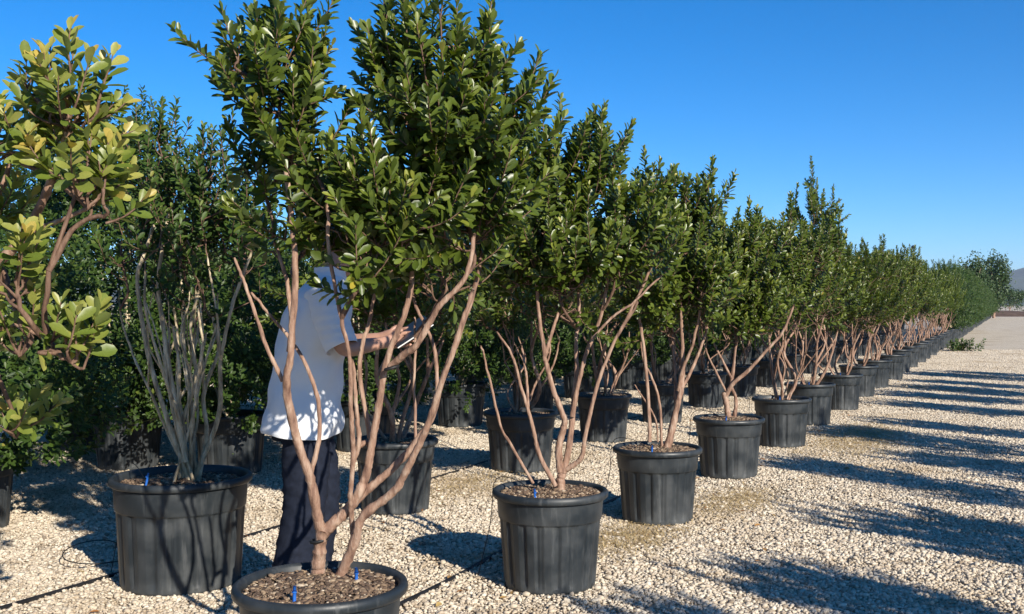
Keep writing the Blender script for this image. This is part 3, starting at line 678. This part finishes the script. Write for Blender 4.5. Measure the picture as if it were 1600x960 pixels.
# second row, behind
ROW2_A0, ROW2_D, ROW2_P = 1.18, 2.03, 1.68
pal_r = np.random.default_rng(41)
pL = np.array((-1.672, 5.34))
def pale_kind():
    r = pal_r; stems = []
    for i in range(17):
        a = r.uniform(0, 6.283); sp = r.uniform(.06, .36) * (1 + .25 * abs(math.cos(a))); bx = r.normal(0, .035); by = r.normal(0, .03)
        h = r.uniform(1.25, 1.75); b = np.array((bx + .05, by, .49)); e = np.array((bx + math.cos(a) * sp * 1.05, by + math.sin(a) * sp, h))
        ps = [b] + [b + (e - b) * np.array((f ** .8, f ** .8, f)) + np.array((r.normal(0, .022), r.normal(0, .022), 0)) for f in (.3, .55, .8)] + [e]
        r0 = r.uniform(.007, .014); stems.append((ps, r0, r0 * .55))
        if r.uniform() < .7:
            s = ps[2]; e2 = s + np.array((r.normal(0, .10), r.normal(0, .1), r.uniform(.3, .5))); stems.append(([s, (s + e2) / 2 + r.normal(0, .02, 3), e2], r0 * .6, r0 * .35))
    off = np.array((pL[0], pL[1], 0))
    for pts in ([(285, 725), (262, 660), (232, 560), (214, 450), (224, 400), (240, 345)], [(290, 725), (275, 640), (256, 520), (247, 440), (262, 330)]):
        stems.append(([PX(x, y, 5.25) - off for x, y in pts], .0135, .008))
    mb, tops = stem_mesh(stems, M_PALE, r)
    pl = [((.02, 0, 1.78), (.40, .36, .38), 1), ((-.18, .05, 2.05), (.16, .16, .36), 1), ((.12, 0, 1.95), (.20, .2, .3), 1), ((.32, .0, 1.72), (.16, .16, .3), .8), ((-.3, 0, 1.65), (.12, .14, .25), .7), ((.1, .1, 1.42), (.30, .25, .2), .35)]
    spk = [((-.2 + .08 * i, .05 * (i % 3 - 1), 2.1), (-.22 + .09 * i, .05 * (i % 3 - 1), 2.4 + .05 * (i % 2))) for i in range(3)]
    lv, tw = make_crown(pl, 250, tops, spk, r, PAL, (.12, .24), .008)
    return finish_kind(Kind(), mb, lv, tw, M_PALE, M_DENSE)
plant(pale_kind(), pL, 'bushy pale-stemmed shrub in a wide black pot left of the man', None, 'potted shrub', 'potted_shrub', pot=POTL, soil=SOILL, drip=[(-2.3, .20, 0)])
r2 = np.random.default_rng(9)
for i in range(1, 19):
    p = row_pos(ROW2_A0 + ROW2_D * i, ROW2_P)
    lab = f'{ORD[i]} potted tree of the second row, counting on from the pale-stemmed shrub' if i < 9 else 'potted tree far along the second row behind the path-side trees'
    big = i == 2
    if i == 1: lab = 'potted tree standing directly behind the man in white shirt'
    s = r2.uniform(.95, 1.08)
    plant(G[int(r2.integers(0, 4))], p, lab, 'trees of the second row', rz=r2.uniform(-.9, .9), sc=(s, s, r2.uniform(.93, 1.06)), pot=POTM if big else POT, soil=SOILM if big else (SOIL if i < 5 else SOILFAR))

# dense shrubs of the rows behind
r3 = np.random.default_rng(21)
row3 = [(-.80, 3.95), (1.65, 3.87), (3.96, 4.85), (5.75, 3.6), (7.85, 3.65), (9.8, 3.6), (11.8, 3.7), (13.8, 3.65), (15.8, 3.6), (17.8, 3.7), (19.8, 3.65), (21.8, 3.65), (23.8, 3.65), (4.05, 3.80)] + [(25.6 + 1.8 * j, 3.7 + .1 * (j % 2)) for j in range(22)]
for i, (a, q) in enumerate(row3):
    tall = i in (2, 3); k = DK[2] if tall else DK[i % 2]
    lab = f'{ORD[i]} dense dark green shrub of the third row, counted from the left end' if i < 8 else ('dense dark green shrub rising right behind the pale-stemmed shrub' if i == 13 else 'dense dark green shrub far along the third row')
    if i == 1: lab = 'dense shrub whose black pot stands beyond the hose, left of the pale-stemmed shrub'
    if i == 4: lab = 'dense shrub with foliage hanging over its broad grey pot behind the second row'
    plant(k, row_pos(a, q), lab, 'dense shrubs of the third row', 'potted shrub', 'potted_shrub', rz=r3.uniform(-.9, .9), sc=(1, 1, r3.uniform(.93, 1.04)), pot=POT if i == 1 else POTM, soil=SOILFAR, twigs=False)
for i in range(17):
    tall = i in (3, 4, 5); k = DK[2] if tall else DK[(i + 1) % 2]
    plant(k, row_pos(-3.4 + 1.6 * i, 6.0 + .15 * (i % 2)), 'dense dark shrub of the fourth row, seen through gaps between nearer trees', 'dense shrubs of the fourth row', 'potted shrub', 'potted_shrub', rz=r3.uniform(-.9, .9), sc=(1.08, 1.08, r3.uniform(.9, 1.02)), soil=SOILFAR, twigs=False)

# near tree leaning in at the left edge
pF = np.array((-2.35, 3.45)); ZF = 3.2
TF_STEMS = [([(-310, 760), (-240, 620), (-110, 500), (20, 400), (70, 322), (108, 232), (104, 150)], .022, .009, .25, -.05),
            ([(-110, 500), (-40, 380), (5, 290), (15, 220)], .013, .007, .15, .25), ([(20, 400), (60, 370), (125, 345), (165, 318)], .009, .005, .0, -.1), ([(-200, 580), (-90, 560), (10, 520), (60, 540)], .009, .005, .2, -.05),
            ([(-310, 760), (-330, 600), (-300, 450), (-280, 380)], .02, .009, .25, .3), ([(-320, 760), (-420, 560), (-470, 300)], .018, .008, .25, .3)]
TF_PL = [(105, 160, 62, 75, -.05, 1.0), (55, 215, 60, 70, .05, .9), (130, 270, 50, 45, -.05, .7), (165, 310, 22, 22, -.1, .6), (-15, 205, 50, 55, .15, .7), (30, 420, 55, 30, -.1, .9), (-60, 330, 80, 70, .2, .8),
         (35, 520, 35, 35, .0, .5), (110, 535, 14, 14, -.12, .5), (-250, 370, 140, 90, .3, .9), (-400, 360, 130, 90, .3, .8), (20, 640, 22, 40, .3, .35)]
TF_SP = [(70, 550, 138, 505, -.1), (60, 560, 130, 548, -.12), (110, 160, 122, 88, -.05), (75, 150, 85, 78, 0), (155, 165, 175, 92, -.05), (40, 160, 42, 95, 0)]
kF = px_kind(pF, ZF, TF_STEMS, TF_PL, TF_SP, 210, 31, P=YNG, leafmat=M_YOUNG, length=(.10, .20), limb_r=.010)
plant(kF, pF, 'young tree with large yellow-green leaves leaning in beside the pale-stemmed shrub', leaves=300)
r5 = np.random.default_rng(77)
plant(G[2], row_pos(-2.2, .30), 'potted tree at the head of the path-side row, before the largest one', 'trees of the path-side row', rz=1.0)
# the row across the path, whose shadows lie on the gravel
al = -7.0
for i in range(32):
    if al > 19: break                                  # the row ends here: the path beyond lies in full sun
    s = r5.uniform(.88, 1.16); w = r5.uniform(.60, .92)
    plant(G[int(r5.integers(0, 4))], row_pos(al, -4.75 + r5.normal(0, .2)), 'potted tree of the row across the gravel path', 'trees across the path', rz=r5.uniform(-.9, .9), sc=(w, w, s), soil=SOILFAR, twigs=i < 18)
    al += r5.uniform(1.0, 1.9) if al < 7 else r5.uniform(1.1, 2.6) + (1.6 if r5.uniform() < .25 else 0)

# ------------------------------------------------------------------ trees at the far end
M_FAR = leaf_mat('far_leaf', (.022, .050, .012), (.050, .100, .025), (.12, .16, .05), .15, .5)
def far_tree(pos, h, w, seed, label, name='tree', group=None, low=.1):
    r = np.random.default_rng(seed); t = tag(link(name, None, loc=(pos[0], pos[1], 0)), label, 'tree', group)
    stems = [([np.array((0, 0, -.05)), np.array((r.normal(0, .1), 0, h * .3)), np.array((r.normal(0, .3), r.normal(0, .3), h * .7))], h * .022, h * .008)]
    for i in range(5):
        a = r.uniform(0, 6.28); s = np.array((0, 0, h * r.uniform(.12, .4))); e = np.array((math.cos(a) * w * .3, math.sin(a) * w * .3, h * r.uniform(.55, .85))); stems.append(([s, (s + e) / 2, e], h * .010, h * .004))
    mb, _ = stem_mesh(stems, M_BARK, r); link('trunk', mb.mesh('trunk', M_BARK), t)
    n = 5200; lv = Leaves(); nc = 46
    C = np.array([nrm(r.normal(0, 1, 3)) * r.uniform(.2, 1) ** .5 * (w * .42, w * .42, h * (1 - low) * .42) for _ in range(nc)]) + (0, 0, h * (low + (1 - low) * .52))
    k = r.integers(0, nc, n); o = C[k] + r.normal(0, 1, (n, 3)) * (w * .085, w * .085, h * .07)
    lv.add(o, r.normal(0, 1, (n, 3)) + (0, 0, .5), r.normal(0, 1, (n, 3)) + (0, 0, .8), r.uniform(.16, .30, n) * (h / 6) ** .5, r.uniform(.4, .6, n), np.clip(r.normal(.3, .16, n) + .2 * (r.uniform(size=nc)[k] - .5), 0, 1)); lv.pack()
    link('crown', lv.mesh('crown', M_FAR), t)
    return t
far_tree((52.0, 114.0), 7.2, 3.6, 301, 'tall rounded tree closing the far end of the row at the path', low=.03)
far_tree((48.6, 110.0), 5.6, 3.0, 302, 'lower tree just before the rounded tree at the far end', low=.03)
far_tree((46.2, 106.0), 6.4, 3.0, 306, 'slender tree at the far end where the potted row stops', low=.03)
for i in range(12):
    x = 62 + 6.2 * i; far_tree((x, 152 + 3 * (i % 3)), 3.7 + 1.0 * ((i * 7) % 4) / 4, 6.0, 310 + i, 'dark bushy tree in the distant belt beyond the end of the path', group='distant tree belt', low=.0)
M_EARTH = flat_mat('bare_earth', (.13, .085, .06), .95, .35, 1.2, .2)
bx = np.linspace(40, 150, 60); by = np.linspace(128, 140, 8)
tag(link('earth_bank', grid_mesh('earth_bank', bx, by, lambda x, y: .62 * np.sin((y - 128) / 12 * math.pi) * (1 + .25 * np.sin(x / 2.3)) - .02, M_EARTH)), kind='structure')

mst = tag(link('mast', None, loc=(24.7, 65.0, 0)), 'thin mast rising just above the far tree tops against the sky', 'mast'); mst.empty_display_size = .3
mb = MB(); tube(mb, np.array([(0, 0, 0), (0, 0, 2.6), (0, 0, 5.0)]), (.05, .04, .03), 8); link('pole', mb.mesh('pole', M_POT), mst)
mb = MB(); lathe(mb, [(.0, 4.88), (.10, 4.90), (.13, 4.98), (.10, 5.07), (.0, 5.10)], 14); link('head', mb.mesh('head', M_POT), mst)

# ------------------------------------------------------------------ irrigation pipes
def pipe(perp, a0, a1, label, seed):
    r = np.random.default_rng(seed); n = int((a1 - a0) / .7); A = np.linspace(a0, a1, n); q = perp + np.cumsum(r.normal(0, .022, n)) * .7
    p = P1[None] + RD[None] * A[:, None] + RN[None] * q[:, None]
    P = smooth_path(np.stack((p[:, 0], p[:, 1], gfall(p[:, 0], p[:, 1]) + .014), -1), n * 4)
    mb = MB(); tube(mb, P, .0125, 8); tag(link('irrigation_pipe', mb.mesh('irrigation_pipe', M_HOSE)), label, 'pipe', 'irrigation pipes')
pipe(2.10, -4, 26, 'black irrigation pipe lying behind the pots of the second row', 4)
pipe(.42, -4, 26, 'black irrigation pipe lying behind the pots of the path-side row', 6)
mb = MB(); c = np.array((-2.35, 5.75))                 # a loop of thin dripper line lying by the pipe
a = np.linspace(.4, 5.6, 26); sp = np.stack((c[0] + .16 * np.cos(a) + .02 * a, c[1] + .30 * np.sin(a) + .02 * a, .018 + .05 * np.abs(np.sin(a * .5))), -1)
tube(mb, smooth_path(sp, 60), .0032, 5); tag(link('dripper_line', mb.mesh('dripper_line', M_HOSE)), 'thin black dripper line lying in a loop on gravel by the pipe', 'tube')

# ------------------------------------------------------------------ litter
def scatter_straw(name, label, centre, spread, n, seed):
    r = np.random.default_rng(seed); C = np.array(centre) + r.normal(0, 1, (n, 2)) @ np.stack((RD * spread[0], RN * spread[1]))
    a = r.uniform(0, 6.28, n); l = r.uniform(.02, .07, n); w = .0019; z = gfall(C[:, 0], C[:, 1]) + .012 + r.uniform(0, .012, n)
    d = np.stack((np.cos(a), np.sin(a)), -1); s = np.stack((-np.sin(a), np.cos(a)), -1) * w; dz = r.normal(0, .10, n) * l
    def v(c, zz): return np.concatenate((c, zz[:, None]), 1)
    e = C + d * l[:, None]; m = C + d * l[:, None] * .5 + s * r.normal(0, 3, (n, 1))
    V = np.stack((v(C - s, z), v(C + s, z), v(m - s, z + np.abs(dz) + .004), v(m + s, z + np.abs(dz) + .004), v(e, z + .002)), 1).reshape(-1, 3)
    b = (np.arange(n) * 5)[:, None]; mb = MB(); mb.add(V, np.array((0, 1, 3, 2))[None] + b, np.repeat(r.uniform(0, 1, n), 5)); mb.F[3] = [np.array((2, 3, 4))[None] + b]
    tag(link(name, mb.mesh(name, M_STRAW)), label, 'dry grass', kind='stuff')
scatter_straw('dry_grass', 'patch of straw-coloured dry grass on gravel beside the fifth path-side pot', PX(1340, 690, 11.0)[:2], (.80, .26), 7000, 1)
scatter_straw('dry_grass', 'thin straw litter on the gravel between second and third path-side pots', PX(980, 845, 6.35)[:2], (.32, .15), 2600, 2)
scatter_straw('dry_grass', 'thin straw litter on the gravel by the fourth path-side pot', PX(1150, 785, 7.6)[:2], (.32, .15), 2300, 3)
scatter_straw('dry_grass', 'dry weeds on gravel by the pipe between the man and second pot', PX(730, 760, 8.2)[:2], (.5, .2), 2400, 4)
lr = np.random.default_rng(15); lv = Leaves(); n = 420
q = lr.uniform(-.9, 3.2, n); al = lr.uniform(.2, 22, n); q[:260] = lr.normal(0, .45, 260); al[:260] = lr.uniform(0, 14, 260)
C = P1[None] + RD[None] * al[:, None] + RN[None] * q[:, None]
lv.add(np.concatenate((C, (gfall(C[:, 0], C[:, 1]) + .022)[:, None]), 1), np.concatenate((lr.normal(0, 1, (n, 2)), lr.normal(0, .12, (n, 1))), 1), lr.normal(0, .3, (n, 3)) + (0, 0, 1), lr.uniform(.03, .06, n), lr.uniform(.35, .5, n), lr.uniform(0, 1, n)); lv.pack()
tag(link('fallen_leaves', lv.mesh('fallen_leaves', M_DEADLEAF)), 'scattered brown fallen leaves lying on the gravel under the rows', 'fallen leaves', kind='stuff')
# small green weeds at the edge of the far pots
wr = np.random.default_rng(3); lv = Leaves(); tw = MB(); wp = PX(1497, 549, 32.0); wp[2] = 0
for i in range(34): shoot(lv, tw, np.array((wr.normal(0, .20), wr.normal(0, .16), .02)), np.array((wr.normal(0, .6), wr.normal(0, .6), .8)), wr.uniform(.2, .42), wr, dict(DEN, len=.10, gap=.016))
lv.pack(); t = tag(link('weed', None, loc=wp), 'low green weed growing at the foot of the far path-side pots', 'weed'); link('foliage', lv.mesh('foliage', M_DENSE), t); link('stems', tw.mesh('stems', M_PALE), t)

# ------------------------------------------------------------------ the man
def ell(c, rx, ry, n=28, ax=(1, 0, 0), ay=(0, 1, 0), p=2.0):
    a = np.linspace(0, 2 * math.pi, n, endpoint=False); ca, sa = np.cos(a), np.sin(a)
    x = np.sign(ca) * np.abs(ca) ** (2 / p) * rx; y = np.sign(sa) * np.abs(sa) ** (2 / p) * ry
    return np.asarray(c)[None] + x[:, None] * np.array(ax)[None] + y[:, None] * np.array(ay)[None]
def limb(mb, pts, rads, n=18, sub=5, flat=1.0, cap0=False, cap1=True, wr=None, amp=0.0):
    P = smooth_path(pts, sub * len(pts)); R = np.interp(np.linspace(0, 1, len(P)), np.linspace(0, 1, len(rads)), rads)
    T = nrm(np.gradient(P, axis=0)); ref = np.array((0, 1.0, 0.02)); rings = []
    for i in range(len(P)):
        u = nrm(np.cross(ref, T[i])); v = np.cross(T[i], u); rr = R[i]
        ring = ell(P[i], rr, rr * flat, n, u, v)
        if wr is not None: ring = ring + (ring - P[i]) / max(rr, 1e-4) * (amp * (np.sin(i * 1.7 + np.arange(n) * .9 + wr) + .6 * np.sin(i * 2.9 - np.arange(n) * 1.7)))[:, None]
        rings.append(ring)
    loft(mb, rings, 0.0, cap0, cap1)
def skin_figure(edges_pts, name, mat, levels=2):
    """one continuous surface grown on a skeleton: verts [(p, r)], edges"""
    vs, es = edges_pts; me = bpy.data.meshes.new(name); me.from_pydata([tuple(v[0]) for v in vs], es, []); o = bpy.data.objects.new(name, me); COL.objects.link(o)
    md = o.modifiers.new('skin', 'SKIN'); md.use_smooth_shade = True
    sd = me.skin_vertices[0].data if me.skin_vertices else None
    if sd is None:
        bm = bmesh.new(); bm.from_mesh(me); bm.verts.layers.skin.verify(); bm.to_mesh(me); bm.free(); sd = me.skin_vertices[0].data
    for i, v in enumerate(vs):
        rr = v[1] if isinstance(v[1], tuple) else (v[1], v[1]); sd[i].radius = rr; sd[i].use_root = i == 0
    ss = o.modifiers.new('sub', 'SUBSURF'); ss.levels = levels; ss.render_levels = levels
    dg = bpy.context.evaluated_depsgraph_get(); em = bpy.data.meshes.new_from_object(o.evaluated_get(dg)); em.name = name
    o.modifiers.clear(); o.data = em; bpy.data.meshes.remove(me); em.materials.clear(); em.materials.append(mat)
    em.polygons.foreach_set('use_smooth', np.ones(len(em.polygons), bool))
    return o
def build_man():
    # local frame: x forward, y to his left, z up
    root = link('person', None, loc=(-.995, 4.80, .005), rz=math.radians(14)); root.empty_display_size = .3
    tag(root, 'man in loose white shirt and dark navy trousers leaning over a tablet', 'person')
    vs, es = [], []
    def v(p, r): vs.append((np.array(p, float), r)); return len(vs) - 1
    def e(*ii): es.extend([(a, b) for a, b in zip(ii[:-1], ii[1:])])
    pel = v((.045, 0, .93), (.12, .15)); wai = v((.075, 0, 1.10), (.105, .135)); che = v((.115, 0, 1.33), (.115, .165)); nb = v((.165, 0, 1.515), .062); nk = v((.20, 0, 1.575), .056)
    h1 = v((.245, 0, 1.625), (.085, .074)); h2 = v((.262, 0, 1.70), (.098, .082)); h3 = v((.268, 0, 1.765), (.072, .062)); e(pel, wai, che, nb, nk, h1, h2, h3)
    chin = v((.318, 0, 1.595), (.034, .04)); e(h1, chin)
    hands = []
    for s, sho, elb, wri in ((-1, (.125, -.185, 1.455), (.205, -.235, 1.21), (.395, -.135, 1.235)), (1, (.135, .185, 1.455), (.245, .225, 1.22), (.42, .10, 1.25))):
        a = v(sho, .062); m = v(((np.array(sho) + elb) / 2), .050); b = v(elb, .041); c = v((np.array(elb) * .6 + np.array(wri) * .4), .040); d = v(wri, .026); e(che, a, m, b, c, d); 
        dirv = nrm(np.array(wri) - elb); pal = np.array(wri) + dirv * .045; pi = v(pal, (.020, .036)); pk = v(pal + dirv * .045, (.015, .040)); e(d, pi, pk)
        up = np.array((0, 0, 1.0)); side = nrm(np.cross(dirv, up)) * s
        for k, ln in enumerate((.070, .080, .075, .058)):           # fingers curl round the tablet edge
            b0 = pal + dirv * .05 + up * (.030 - .020 * k) * .9
            j1 = b0 + dirv * ln * .5 + side * .004; j2 = j1 + dirv * ln * .15 - side * ln * .38; j3 = j2 - side * ln * .30 - dirv * ln * .1
            f0 = v(b0, .0105); f1 = v(j1, .0095); f2 = v(j2, .0088); f3 = v(j3, .0075); e(pk, f0, f1, f2, f3)
        t0 = pal + up * .030 - dirv * .01; t1_ = v(t0 + up * .012 + dirv * .022 - side * .012, .0115); t2_ = v(t0 + up * .016 + dirv * .055 - side * .028, .0095); e(pi, t1_, t2_)
    for s, hip, kn, an, toe in ((-1, (.05, -.095, .88), (.05, -.10, .50), (-.015, -.105, .085), (.15, -.125, .035)), (1, (.05, .095, .88), (.13, .10, .50), (.075, .11, .085), (.24, .13, .035))):
        a = v(hip, .085); b = v(kn, .058); c = v((np.array(kn) * .6 + np.array(an) * .4 + (-.02, 0, 0)), .056); d = v(an, .038); f = v(toe, (.028, .04)); e(pel, a, b, c, d, f)
    body = skin_figure((vs, es), 'body', M_SKIN); body.parent = root
    # nose, ears, eyes, mouth are carried by the head
    def blob(name, c, r, mat, par): 
        mb = MB(); mb.add(ICO_V * np.array(r) + np.array(c), ICO_F); o = link(name, mb.mesh(name, mat), par); md = o.modifiers.new('s', 'SUBSURF'); md.levels = md.render_levels = 1; return o
    blob('nose', (.366, 0, 1.655), (.024, .017, .028), M_SKIN, body)
    for s in (-1, 1):
        blob('ear', (.262, s * .083, 1.665), (.022, .012, .036), M_SKIN, body); blob('eye', (.344, s * .032, 1.688), (.012, .014, .009), M_HAIR, body)
    blob('mouth', (.352, 0, 1.612), (.010, .028, .008), flat_mat('lips', (.36, .13, .11), .5, .1), body)
    mb = MB(); rings = []
    for k, u in enumerate(np.linspace(0, 1, 9)):
        th = u * 1.75; c = np.array((.250 - .012 * u, 0, 1.700)); rr = max(math.sin(th), .02)
        ring = ell(c + (0, 0, .108 * math.cos(th)), .116 * rr, .100 * rr, 26); ring[:, 2] += np.clip((ring[:, 0] - .27) * .7, 0, .05) * (u > .6)
        ring += (rng.normal(0, .0022, ring.shape)); rings.append(ring)
    loft(mb, rings[::-1], cap1=True); link('hair', mb.mesh('hair', M_HAIR), body)
    # shirt
    mb = MB(); n = 56; rings = []
    prof = [(.825, .03, .178, .234), (.84, .031, .181, .236), (.90, .04, .176, .226), (.98, .05, .165, .207), (1.06, .06, .158, .200), (1.14, .07, .156, .200), (1.22, .085, .158, .205), (1.30, .10, .158, .212), (1.37, .112, .152, .214), (1.43, .125, .138, .205), (1.475, .138, .115, .178), (1.51, .150, .092, .130), (1.535, .160, .078, .092), (1.555, .168, .074, .080), (1.578, .170, .077, .080)]
    zz = np.linspace(0, len(prof) - 1, 60); pr = np.array([[np.interp(t, np.arange(len(prof)), np.array(prof)[:, j]) for j in range(4)] for t in zz])
    ang = np.linspace(0, 2 * math.pi, n, endpoint=False)
    for z, cx, rx, ry in pr:
        ring = ell((cx, 0, z), rx, ry, n, p=2.25)
        wv = .006 * np.sin(3 * ang + z * 9) + .005 * np.sin(7 * ang - z * 21 + 1) + .004 * np.sin(2 * ang + z * 38)
        wv *= np.interp(z, (.82, 1.0, 1.4, 1.5), (1.5, 1.0, .7, .15)); ring[:, 0] += np.cos(ang) * wv; ring[:, 1] += np.sin(ang) * wv
        if z < .92: ring[:, 2] += .012 * np.sin(2 * ang + .6)
        rings.append(ring)
    loft(mb, rings)
    for s, sho, elb in ((-1, (.115, -.150, 1.445), (.205, -.237, 1.205)), (1, (.125, .150, 1.445), (.245, .228, 1.215))):
        P0, P1_ = np.array(sho), np.array(elb); limb(mb, [P0 - (P1_ - P0) * .12, P0 + (P1_ - P0) * .3, P0 + (P1_ - P0) * .65, P0 + (P1_ - P0) * .95], [.070, .083, .078, .074], 24, 6, 1.0, wr=1.3 * s, amp=.0022, cap1=False)
    sh = link('shirt', mb.mesh('shirt', M_SHIRT), body)
    so = sh.modifiers.new('cloth', 'SOLIDIFY'); so.thickness = .003; so.offset = -1; sb = sh.modifiers.new('s', 'SUBSURF'); sb.levels = sb.render_levels = 1
    mb = MB(); limb(mb, [(.155, -.06, 1.575), (.20, -.052, 1.545), (.245, -.02, 1.505)], [.02, .022, .012], 10, 4, .3); limb(mb, [(.155, .06, 1.575), (.20, .052, 1.545), (.245, .02, 1.505)], [.02, .022, .012], 10, 4, .3)
    link('collar', mb.mesh('collar', M_SHIRT), sh)
    # trousers
    mb = MB(); limb(mb, [(.045, 0, .80), (.045, 0, .90), (.055, 0, .99)], [.140, .140, .130], 30, 4, 1.15, cap0=True)
    for pts, ph in (([(.05, -.092, .90), (.052, -.098, .70), (.045, -.10, .50), (.005, -.104, .28), (-.02, -.106, .05)], 0), ([(.05, .092, .90), (.10, .097, .70), (.125, .10, .50), (.10, .105, .28), (.07, .11, .05)], 2)):
        limb(mb, pts, [.100, .106, .094, .090, .098], 26, 8, 1.0, cap0=True, cap1=False, wr=ph, amp=.0042)
    link('trousers', mb.mesh('trousers', M_TROUSER), body)
    for x, y in ((-.015, -.105), (.075, .11)):
        mb = MB(); rings = [ell((x + .055, y * 1.08, z), rx, ry, 24, p=2.4) for z, rx, ry in ((.0, .135, .045), (.02, .140, .050), (.05, .132, .049), (.075, .10, .045), (.10, .055, .042))]; rings[3][:, 0] -= .03; rings[4][:, 0] -= .055
        loft(mb, rings, cap0=True, cap1=True); link('shoe', mb.mesh('shoe', M_SHOE), body)
    # the tablet he holds: a thing of its own
    R = Matrix.Rotation(math.radians(14), 4, 'Z'); c = R @ Vector((.53, -.045, 1.285)) + Vector((-.995, 4.80, .005))
    tb = tag(link('tablet', None, loc=c), "dark tablet with pale edge held in the man's hands", 'tablet'); tb.rotation_euler = (math.radians(8), math.radians(-33), math.radians(10)); tb.empty_display_size = .1
    def slab(name, w, d, h, z, mat, par):
        bm = bmesh.new(); bmesh.ops.create_cube(bm, size=1.0); bmesh.ops.scale(bm, vec=(w, d, h), verts=bm.verts); bmesh.ops.translate(bm, vec=(0, 0, z), verts=bm.verts); bmesh.ops.bevel(bm, geom=list(bm.edges), offset=min(h * .4, .004), segments=2, affect='EDGES')
        me = bpy.data.meshes.new(name); bm.to_mesh(me); bm.free(); me.materials.append(mat); return link(name, me, par)
    slab('case', .20, .26, .010, 0, M_TABLET, tb); slab('back_shell', .194, .254, .005, -.0078, M_WHITEP, tb); slab('screen', .18, .236, .002, .0062, M_TABLET, tb)
build_man()

# ------------------------------------------------------------------ the air
bm = bmesh.new(); bmesh.ops.create_cube(bm, size=1.0)
me = bpy.data.meshes.new('haze'); bmesh.ops.scale(bm, vec=(9300, 7300, 191), verts=bm.verts); bmesh.ops.translate(bm, vec=(850, 1850, 92), verts=bm.verts); bm.to_mesh(me); bm.free()
hz = tag(link('haze', me), 'thin pale blue haze in the air over the whole yard', 'haze', kind='stuff')
hm = bpy.data.materials.new('haze'); hm.use_nodes = True; hm.node_tree.nodes.clear()
ho = hm.node_tree.nodes.new('ShaderNodeOutputMaterial'); hv = hm.node_tree.nodes.new('ShaderNodeVolumePrincipled')
hv.inputs['Color'].default_value = (.80, .88, 1.0, 1); hv.inputs['Density'].default_value = .00013; hv.inputs['Anisotropy'].default_value = .2
hm.node_tree.links.new(hv.outputs[0], ho.inputs['Volume']); me.materials.append(hm)
